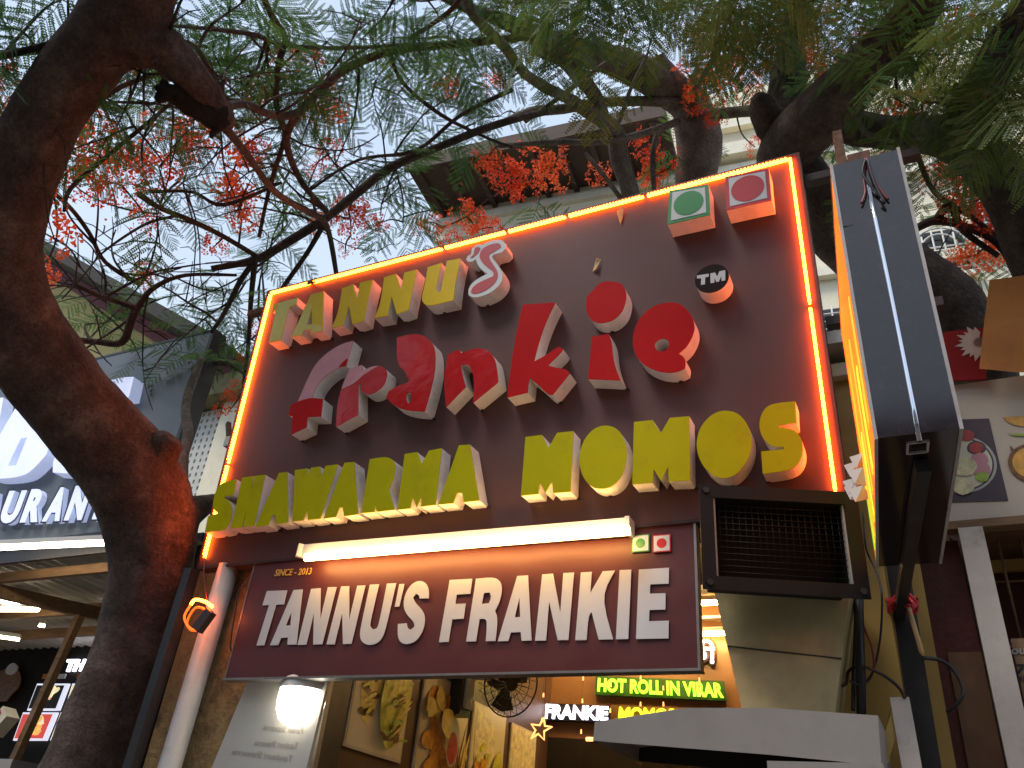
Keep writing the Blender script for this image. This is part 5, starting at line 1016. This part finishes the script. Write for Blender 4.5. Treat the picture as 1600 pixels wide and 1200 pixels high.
# --- leaning tree in front of the restaurant
TA = Tree('gulmohar tree with thick leaning reddish brown trunk left of the brown signboard', Vector((atd(130, 1200, 4.72).x, atd(130, 1200, 4.72).y, 0)))
DT = 4.82
bp0 = atd(135, 1205, DT); foot = [(60, 1330, DT, 80), (100, 1265, DT, 66)]
TA.limb('trunk', [(20, 1640, 4.75, 92), (60, 1380, 4.72, 74), (100, 1270, 4.72, 62), (135, 1200, 4.72, 58), (172, 1100, 4.75, 55), (212, 1000, 4.8, 56), (237, 900, 4.85, 60), (236, 820, 4.88, 68), (207, 750, 4.85, 68), (152, 675, 4.8, 66), (85, 595, 4.74, 64), (38, 530, 4.68, 62), (10, 460, 4.62, 58), (4, 390, 4.55, 52), (20, 300, 4.48, 49), (58, 208, 4.4, 47), (100, 140, 4.33, 47), (145, 80, 4.26, 50), (195, 20, 4.18, 54), (235, -60, 4.1, 46), (265, -150, 4.1, 38), (300, -250, 4.2, 28), (350, -350, 4.4, 17), (400, -440, 4.7, 6)], 'bark_red', 10, 40, .085, True, 2.0, 3.0)
TA.limb('root_buttress', [(110, 1270, DT - .16, 34), (150, 1180, DT - .16, 32), (195, 1080, DT - .14, 30), (235, 980, DT - .10, 30), (262, 900, DT - .08, 30), (275, 840, DT - .05, 30), (255, 780, DT, 30)], 'bark_red', 6, 18, .12, False, 5.0, 4)
TA.limb('fork', [(232, 880, DT, 48), (268, 830, DT, 40), (292, 803, DT + .06, 27), (318, 790, DT + .16, 17), (345, 782, DT + .3, 11)], 'bark_red', 6, 18, .10, False, 11.0, 5)
TA.limb('stub', [(215, 760, DT - .02, 52), (240, 720, DT - .05, 34), (258, 698, DT - .09, 26), (266, 688, DT - .11, 23), (270, 684, DT - .115, 14)], 'bark_red', 6, 18, .10, False, 9.0, 5)
TA.limb('branch', [(262, 800, DT + .05, 30), (283, 770, DT + .22, 11), (287, 715, DT + .4, 8), (294, 675, DT + .6, 8), (290, 640, DT + .9, 7), (298, 600, DT + 1.1, 6), (315, 560, 6.1, 4)], 'bark_grey', 6, 10, .08, True, 4.0, 5)
TA.limb('limb', [(185, 45, 4.2, 52), (225, 62, 4.16, 42), (262, 82, 4.14, 32), (295, 118, 4.12, 27), (325, 155, 4.15, 25), (348, 190, 4.2, 19), (352, 205, 4.2, 8)], 'bark_red', 7, 18, .12, True, 3.0, 6)
# charred broken end
TA.limb('broken_stub', [(345, 185, 4.16, 22), (315, 172, 4.12, 17), (290, 158, 4.1, 15), (262, 145, 4.08, 14), (250, 150, 4.07, 11), (243, 147, 4.07, 5)], 'bark_char', 7, 12, .30, False, 6.0, 12)
TA.limb('broken_stub', [(352, 188, 4.15, 10), (335, 205, 4.12, 6), (330, 215, 4.1, 3)], 'bark_char', 4, 8, .3, False, 7.0, 12)
TA.limb('broken_stub', [(262, 145, 4.08, 9), (256, 130, 4.08, 6), (254, 124, 4.08, 2)], 'bark_char', 4, 8, .3, False, 8.0, 12)
ABR = [[(345, 170, 4.2, 10), (380, 162, 4.6, 8), (420, 178, 5.0, 7.5), (462, 178, 5.3, 8), (500, 140, 5.6, 8), (545, 105, 5.8, 8), (620, 78, 6.0, 8), (720, 68, 6.2, 8), (820, 58, 6.4, 7), (900, 50, 6.5, 5)],
 [(352, 200, 4.2, 9), (385, 240, 4.5, 7), (430, 300, 5.0, 6.5), (480, 330, 5.4, 7), (510, 352, 5.7, 6), (525, 425, 6.0, 5), (530, 470, 6.0, 5)],
 [(330, 420, 6.0, 6), (400, 405, 6.0, 8), (450, 378, 6.0, 9), (510, 340, 6.0, 9), (560, 300, 6.1, 9), (610, 262, 6.2, 9), (680, 232, 6.3, 8), (760, 200, 6.4, 8), (830, 180, 6.5, 7), (900, 165, 6.7, 7)],
 [(405, -20, 5.2, 6), (425, 25, 5.3, 6), (445, 60, 5.4, 6), (435, 100, 5.4, 6), (432, 165, 5.5, 6), (445, 210, 5.6, 5), (428, 270, 5.6, 5), (415, 320, 5.7, 4), (405, 370, 5.8, 4)],
 [(462, 180, 5.3, 8), (448, 215, 5.4, 7), (455, 250, 5.5, 7), (475, 290, 5.7, 6), (510, 330, 5.9, 6)],
 [(505, 352, 6.0, 6), (480, 395, 6.0, 5), (445, 445, 6.1, 5), (430, 470, 6.1, 4)],
 [(-40, 95, 4.6, 7), (0, 88, 4.5, 7), (55, 75, 4.3, 6), (120, 58, 4.4, 8)], [(-40, 80, 5.2, 5), (20, 84, 5.0, 5), (90, 76, 4.8, 5), (180, 60, 4.5, 5)],
 [(130, 175, 4.9, 5), (190, 135, 4.9, 5), (255, 112, 4.8, 4), (300, 90, 4.7, 4)], [(100, 330, 5.6, 3), (110, 295, 5.5, 4), (160, 250, 5.4, 4), (215, 205, 5.3, 4), (260, 168, 5.2, 3), (300, 140, 5.0, 3)],
 [(218, 304, 5.6, 6), (250, 325, 5.7, 5), (300, 345, 5.8, 5), (350, 370, 5.9, 5), (400, 400, 6.0, 5)], [(70, 290, 6.0, 4), (110, 325, 6.0, 4), (140, 365, 6.0, 4), (165, 410, 6.0, 4), (220, 445, 6.0, 5)],
 [(110, 530, 6.2, 6), (150, 534, 6.2, 6), (190, 535, 6.1, 7), (205, 500, 6.1, 8), (215, 480, 6.1, 7), (240, 450, 6.1, 5), (290, 430, 6.0, 4), (370, 430, 6.0, 3)], [(215, 482, 6.1, 6), (180, 470, 6.1, 5), (150, 460, 6.0, 5), (120, 445, 6.0, 4)],
 [(330, 520, 6.0, 4), (350, 490, 6.0, 5), (375, 440, 6.0, 6), (400, 405, 6.0, 6)], [(380, 610, 6.3, 4), (388, 540, 6.2, 4), (392, 470, 6.1, 5), (398, 410, 6.0, 6)],
 [(258, 60, 4.0, 4), (300, 70, 4.6, 5), (320, 95, 5.0, 5), (345, 150, 5.4, 5), (372, 200, 5.7, 4)], [(260, 40, 4.4, 3), (330, 45, 5.0, 4), (400, 55, 5.3, 5), (440, 70, 5.5, 4), (530, 75, 5.8, 4), (640, 70, 6.0, 4)],
 [(440, 285, 5.6, 3), (350, 320, 5.7, 4), (300, 300, 5.8, 3), (235, 300, 5.8, 3)], [(480, 300, 6, 3), (560, 250, 6, 3), (650, 235, 6.2, 4), (720, 180, 6.3, 4), (800, 140, 6.5, 5)],
 [(610, 85, 6.0, 4), (630, 130, 6.1, 4), (690, 180, 6.2, 4), (760, 215, 6.3, 3), (800, 230, 6.4, 3)], [(640, 60, 5.8, 4), (700, 20, 5.6, 5), (730, -20, 5.5, 5)]]
for i, b in enumerate(ABR): TA.limb('branch', [(x, y, D, hw * .8) for x, y, D, hw in b], 'bark_branch' if max(q[3] for q in b) > 4 else 'twig', 5, 8, .06, True, i * 1.3, 6)
rA = random.Random(3)
above = lambda x, y: y < 455 - (x - 425) * .251 - 8 or x < 400
sow(TA, -40, -40, 150, 130, 7, 4.3, 5.4, .46, 'leaf_green', (4, 5), 1)
sow(TA, 130, 110, 260, 260, 4, 4.8, 5.6, .40, 'leaf_green', (3, 4), 2)
sow(TA, 260, -30, 560, 170, 11, 5.0, 6.4, .42, 'leaf_green', (3, 5), 3)
sow(TA, 380, 60, 640, 320, 8, 5.6, 6.8, .42, 'leaf_green', (3, 4), 4, keep=above)
sow(TA, 90, 280, 420, 520, 14, 6.0, 7.2, .26, 'leaf_green', (2, 3), 5)
sow(TA, 200, 400, 400, 600, 9, 6.0, 7.0, .34, 'leaf_green', (3, 4), 6)
sow(TA, 400, 300, 760, 440, 9, 6.2, 7.4, .28, 'leaf_green', (2, 3), 7, keep=above)
def to_px(p): q = M3.transposed() @ (p - EYE); return 800 + FPX * q.x / q.z, 600 + FPX * q.y / q.z
starts = [p for p in TA.skel if 60 < to_px(p)[0] < 700 and 60 < to_px(p)[1] < 520]
for k in range(100):     # long bare twigs
    a = rA.choice(starts); x, y = to_px(a); D = (a - EYE).length; th = rA.uniform(0, 6.28); L = rA.uniform(70, 230); cv = rA.uniform(-.5, .5); pts = [tuple(a)]
    for q in range(1, 6):
        th += cv * .5 + rA.uniform(-.2, .2); x += math.cos(th) * L / 5; y += math.sin(th) * L / 5; pts.append(tuple(atd(x, y, D + rA.uniform(-.1, .12) * q)))
    if not above(x, y + 10): continue
    sp = [Vector(q) for q in spline(pts, 3)]; r0 = rA.uniform(.006, .011); TA.tw.tube(sp, [r0 * (1 - .6 * i / len(sp)) for i in range(len(sp))], 5, cap=False)
    for q in range(rA.randint(1, 3)):
        b = sp[rA.randint(4, len(sp) - 1)]; e = b + Vector((rA.uniform(-.25, .25), rA.uniform(-.2, .2), rA.uniform(-.15, .25))); TA.tw.tube([b, (b + e) / 2 + Vector((0, 0, .03)), e], [.005, .004, .002], 4, cap=False)
TA.flowers([(150, 222, 5.9, 34), (195, 255, 5.9, 36), (128, 250, 5.9, 34), (248, 262, 5.9, 34), (145, 285, 6, 28), (78, 310, 5.8, 30), (66, 368, 5.8, 36), (190, 290, 6, 24), (283, 222, 5.9, 30), (305, 205, 5.9, 26), (285, 255, 6, 20), (372, 245, 6, 34), (395, 225, 6, 22), (355, 298, 6, 30), (375, 325, 6, 30), (230, 345, 6, 22), (335, 385, 6, 20), (205, 98, 5.4, 26), (238, 188, 5.6, 14), (2, 115, 5, 18), (3, 180, 5, 16), (445, 95, 6, 22), (490, 88, 6, 14), (410, 145, 6, 22), (512, 165, 6.2, 26), (480, 185, 6.2, 20), (515, 240, 6.3, 20), (488, 262, 6.3, 14), (545, 330, 6.4, 24), (565, 335, 6.4, 18), (548, 368, 6.5, 20), (500, 350, 6.4, 16), (590, 350, 6.8, 14), (225, 432, 6.2, 16), (65, 430, 6.2, 20), (360, 640, 6.3, 20), (375, 610, 6.3, 18), (410, 520, 6.3, 16), (395, 250, 6, 20), (25, 165, 5, 12), (540, 395, 6.5, 10), (378, 560, 6.3, 12)])
sow(TA, 150, -330, 480, -80, 7, 4.2, 5.4, .44, 'leaf_green', (3, 4), 8)
TA.finish()

# --- tree behind the signboard, pale trunk
TB = Tree('gulmohar tree with pale forked trunk rising behind the brown signboard', Vector((atd(1085, 300, 7.6).x, 7.4, 0)))
pB = atd(1085, 330, 7.6)
m = MB(); m.tube([Vector(q) for q in spline([(pB.x - .1, 7.45, 0), (pB.x - .1, 7.4, 2.2), (pB.x - .05, 7.2, 4.2), (pB.x, pB.y + .25, pB.z - .7), tuple(pB)], 4)], .2, 16, rough=.06); m.build('trunk_base', 'bark_grey', TB.root)
TB.limb('trunk', [(1083, 335, 7.6, 33), (1085, 290, 7.6, 32), (1092, 245, 7.6, 34), (1090, 200, 7.6, 35), (1078, 165, 7.6, 30), (1045, 140, 7.5, 28), (1000, 112, 7.3, 26), (950, 92, 7.1, 23), (900, 78, 6.9, 19), (840, 55, 6.7, 15), (780, 30, 6.5, 11), (720, 8, 6.4, 8), (650, -25, 6.3, 4)], 'bark_grey', 7, 18, .10, True, 2.2, 2.5)
TB.limb('broken_fork', [(1078, 175, 7.5, 20), (1072, 150, 7.45, 17), (1055, 120, 7.4, 11), (1035, 95, 7.4, 9), (1030, 85, 7.4, 7)], 'bark_grey', 5, 12, .12, True, 3, 5)
TB.limb('broken_fork', [(1080, 170, 7.5, 18), (1078, 140, 7.4, 12), (1088, 115, 7.4, 7), (1090, 100, 7.4, 3)], 'bark_grey', 5, 10, .15, True, 4, 6)
TB.limb('trunk_fork', [(990, 345, 7.2, 15), (985, 300, 7.2, 15), (968, 250, 7.2, 14), (962, 210, 7.2, 15), (945, 190, 7.1, 13), (915, 172, 7.0, 11), (890, 155, 6.9, 9), (850, 135, 6.7, 9), (815, 110, 6.5, 8), (790, 75, 6.3, 8), (760, 45, 6.1, 8), (738, 20, 6, 8), (722, -20, 6, 8)], 'bark_grey', 6, 12, .08, True, 5, 4)
for i, b in enumerate([[(1060, 160, 7.4, 9), (1000, 158, 7.3, 8), (940, 160, 7.2, 8), (880, 170, 7.1, 8), (830, 175, 7, 8), (790, 190, 6.9, 6)], [(945, 190, 7.1, 10), (930, 150, 7.1, 11), (905, 120, 7, 12), (880, 95, 6.9, 11), (840, 80, 6.8, 8)], [(1105, 180, 7.4, 9), (1150, 175, 7.2, 9), (1195, 172, 7, 10)], [(985, 75, 6.5, 4), (930, 110, 6.5, 4), (870, 155, 6.6, 4), (820, 190, 6.7, 4)],
  [(1060, 190, 7.4, 6), (1000, 210, 7.2, 6), (940, 222, 7.1, 5), (870, 222, 7, 5), (780, 228, 6.9, 4)], [(1010, 90, 6.8, 3), (985, 140, 6.8, 3), (968, 190, 6.9, 3)], [(1130, 55, 6.8, 3), (1110, 100, 6.9, 4), (1085, 140, 7.2, 5)], [(915, 240, 7, 4), (940, 270, 7.1, 4), (970, 310, 7.2, 4)], [(1030, 200, 7.3, 4), (1020, 240, 7.3, 5), (1022, 300, 7.3, 4)]]):
    TB.limb('branch', b, 'bark_grey', 5, 8, .08, True, i, 5)
sow(TB, 560, -60, 860, 170, 11, 5.6, 7.2, .46, 'leaf_green', (3, 5), 11)
sow(TB, 600, 120, 900, 230, 6, 6.6, 7.6, .38, 'leaf_green', (3, 4), 12)
sow(TB, 820, -90, 1130, 20, 7, 4.8, 6.2, .44, 'leaf_dark', (4, 5), 13, .3)
sow(TB, 1000, -40, 1250, 70, 5, 6.2, 7.4, .44, 'leaf_dark', (3, 5), 14)
sow(TB, 800, 230, 1060, 320, 4, 7.4, 8.2, .34, 'leaf_green', (3, 4), 15)
sow(TB, 840, -90, 1120, 10, 4, 3.9, 4.8, .44, 'leaf_green', (4, 5), 16, .35)
sow(TB, 600, -60, 900, 60, 3, 5.0, 6.2, .44, 'leaf_green', (4, 5), 17, .25)
TB.flowers([(700, 142, 6.6, 22), (772, 128, 6.6, 18), (760, 250, 7, 22), (795, 262, 7.2, 30), (800, 285, 7.2, 26), (845, 258, 7.2, 34), (860, 280, 7.2, 26), (935, 270, 7.4, 18), (730, 338, 7.4, 26), (745, 360, 7.4, 22), (690, 355, 7.4, 20), (655, 352, 7.4, 16), (700, 372, 7.4, 20), (770, 355, 7.4, 16), (1008, 230, 7.5, 22), (1040, 265, 7.5, 26), (1018, 280, 7.5, 22), (1112, 135, 7.3, 34), (1095, 152, 7.3, 24), (1130, 110, 7.2, 30), (1065, 110, 7.2, 14), (1150, 80, 7, 26), (1148, 20, 6.6, 20), (1120, 185, 7.3, 16), (1085, 50, 6.8, 14), (820, 290, 7.2, 24), (1180, 230, 7.4, 14), (1170, 140, 7.2, 18)])
sow(TB, 650, -260, 1150, -110, 7, 5.4, 6.8, .44, 'leaf_green', (3, 4), 18)
TB.finish()

# --- tree at the right, dark heavy limbs
TC = Tree('gulmohar tree with heavy dark limbs spreading at the upper right', Vector((0.9, 5.0, 0)))
pC = atd(1520, 560, 5.6)
TC.limb('trunk', [(1560, 1300, 5.9, 70), (1540, 1000, 5.9, 66), (1530, 700, 5.8, 62), (1500, 520, 5.8, 58), (1420, 440, 5.8, 52), (1330, 380, 5.8, 48), (1270, 310, 5.8, 46), (1232, 245, 5.8, 45), (1290, 170, 5.5, 42), (1350, 110, 5.3, 38), (1410, 50, 5.1, 34), (1450, -20, 5.0, 30), (1480, -90, 5, 26), (1505, -170, 5, 19), (1525, -250, 5.1, 11), (1545, -330, 5.2, 4)], 'bark_dark', 7, 20, .08, True, 3, 3)
TC.limb('limb', [(1235, 240, 5.8, 36), (1222, 190, 5.9, 32), (1228, 140, 6.0, 28), (1235, 80, 6.0, 22), (1245, 20, 6.0, 18), (1255, -60, 6.0, 14), (1262, -140, 6.0, 9), (1275, -220, 6.1, 4)], 'bark_dark', 6, 14, .10, True, 4, 4)
TC.limb('limb', [(1290, 185, 5.6, 24), (1340, 200, 5.6, 26), (1400, 208, 5.5, 24), (1460, 212, 5.4, 28), (1520, 235, 5.3, 34), (1570, 290, 5.3, 36), (1610, 370, 5.3, 38), (1650, 470, 5.4, 40), (1690, 600, 5.5, 42), (1720, 800, 5.6, 44), (1740, 1050, 5.8, 46), (1750, 1400, 6.0, 48)], 'bark_dark', 6, 16, .08, True, 6, 3)
TC.limb('limb', [(1480, 225, 5.4, 24), (1520, 160, 5.2, 28), (1560, 95, 5.0, 30), (1610, 30, 4.9, 32), (1660, -40, 4.9, 28), (1700, -110, 5, 21), (1735, -190, 5.1, 12), (1760, -260, 5.2, 4)], 'bark_dark', 6, 16, .08, True, 7, 3)
TC.limb('knot', [(1215, 205, 5.85, 26), (1195, 175, 5.75, 24), (1188, 155, 5.7, 16), (1186, 145, 5.7, 6)], 'bark_dark', 5, 12, .2, False, 8, 5)
for i, b in enumerate([[(1600, 450, 6, 5), (1560, 380, 6, 6), (1500, 352, 6, 6), (1460, 345, 6, 7), (1430, 358, 6, 6)], [(1462, 345, 6, 6), (1485, 320, 6, 6), (1505, 360, 6, 5), (1560, 400, 6, 4)], [(1430, 230, 5.8, 4), (1460, 300, 5.9, 4), (1520, 340, 6, 4), (1580, 390, 6, 4)], [(1335, 177, 5.4, 3), (1350, 205, 5.35, 4), (1370, 215, 5.3, 4), (1400, 218, 5.3, 3)], [(1440, 380, 6.3, 5), (1450, 420, 6.3, 4), (1445, 450, 6.3, 4)], [(1300, 330, 6.6, 7), (1270, 380, 6.6, 8), (1250, 430, 6.6, 9)]]):
    TC.limb('branch', b, 'bark_grey' if i == 3 else 'bark_dark', 5, 8, .08, True, i + 20, 5)
sow(TC, 1120, -80, 1400, 20, 6, 4.4, 5.8, .46, 'leaf_dark', (4, 5), 21, .25)
sow(TC, 1360, 0, 1600, 170, 9, 4.2, 5.2, .42, 'leaf_dark', (4, 5), 22, .35)
sow(TC, 1430, 120, 1640, 240, 4, 4.4, 5.2, .40, 'leaf_dark', (3, 5), 23, .5)
sow(TC, 1300, -40, 1640, 100, 7, 5.4, 6.8, .46, 'leaf_green', (3, 5), 24, .2)
sow(TC, 1420, 300, 1640, 440, 5, 6.0, 7.0, .34, 'leaf_green', (2, 3), 25, .2)
sow(TC, 1210, 230, 1330, 420, 4, 6.6, 7.4, .30, 'leaf_green', (2, 3), 26, .2)
sow(TC, 1150, -70, 1640, 30, 8, 5.2, 6.4, .46, 'leaf_green', (4, 5), 27, .25)
sow(TC, 1380, 60, 1620, 180, 3, 4.3, 5.0, .42, 'leaf_green', (4, 5), 28, .35)
TC.flowers([(1470, 275, 6, 30), (1500, 290, 6, 36), (1535, 310, 6, 36), (1555, 330, 6, 28), (1510, 318, 6, 30), (1545, 360, 6, 26), (1530, 398, 6.2, 26), (1560, 388, 6.2, 26), (1585, 350, 6.2, 24), (1500, 405, 6.3, 16), (1265, 118, 6.2, 26), (1270, 135, 6.2, 22), (1255, 85, 6.3, 26), (1310, 100, 6.3, 18), (1215, 60, 6.5, 22), (1500, 40, 6, 24), (1350, 60, 6.2, 16), (1200, 110, 6.5, 20), (1400, 190, 5.7, 24), (1420, 185, 5.7, 20)])
sow(TC, 1250, -320, 1780, -100, 9, 4.8, 6.0, .44, 'leaf_dark', (3, 4), 29)
TC.finish()
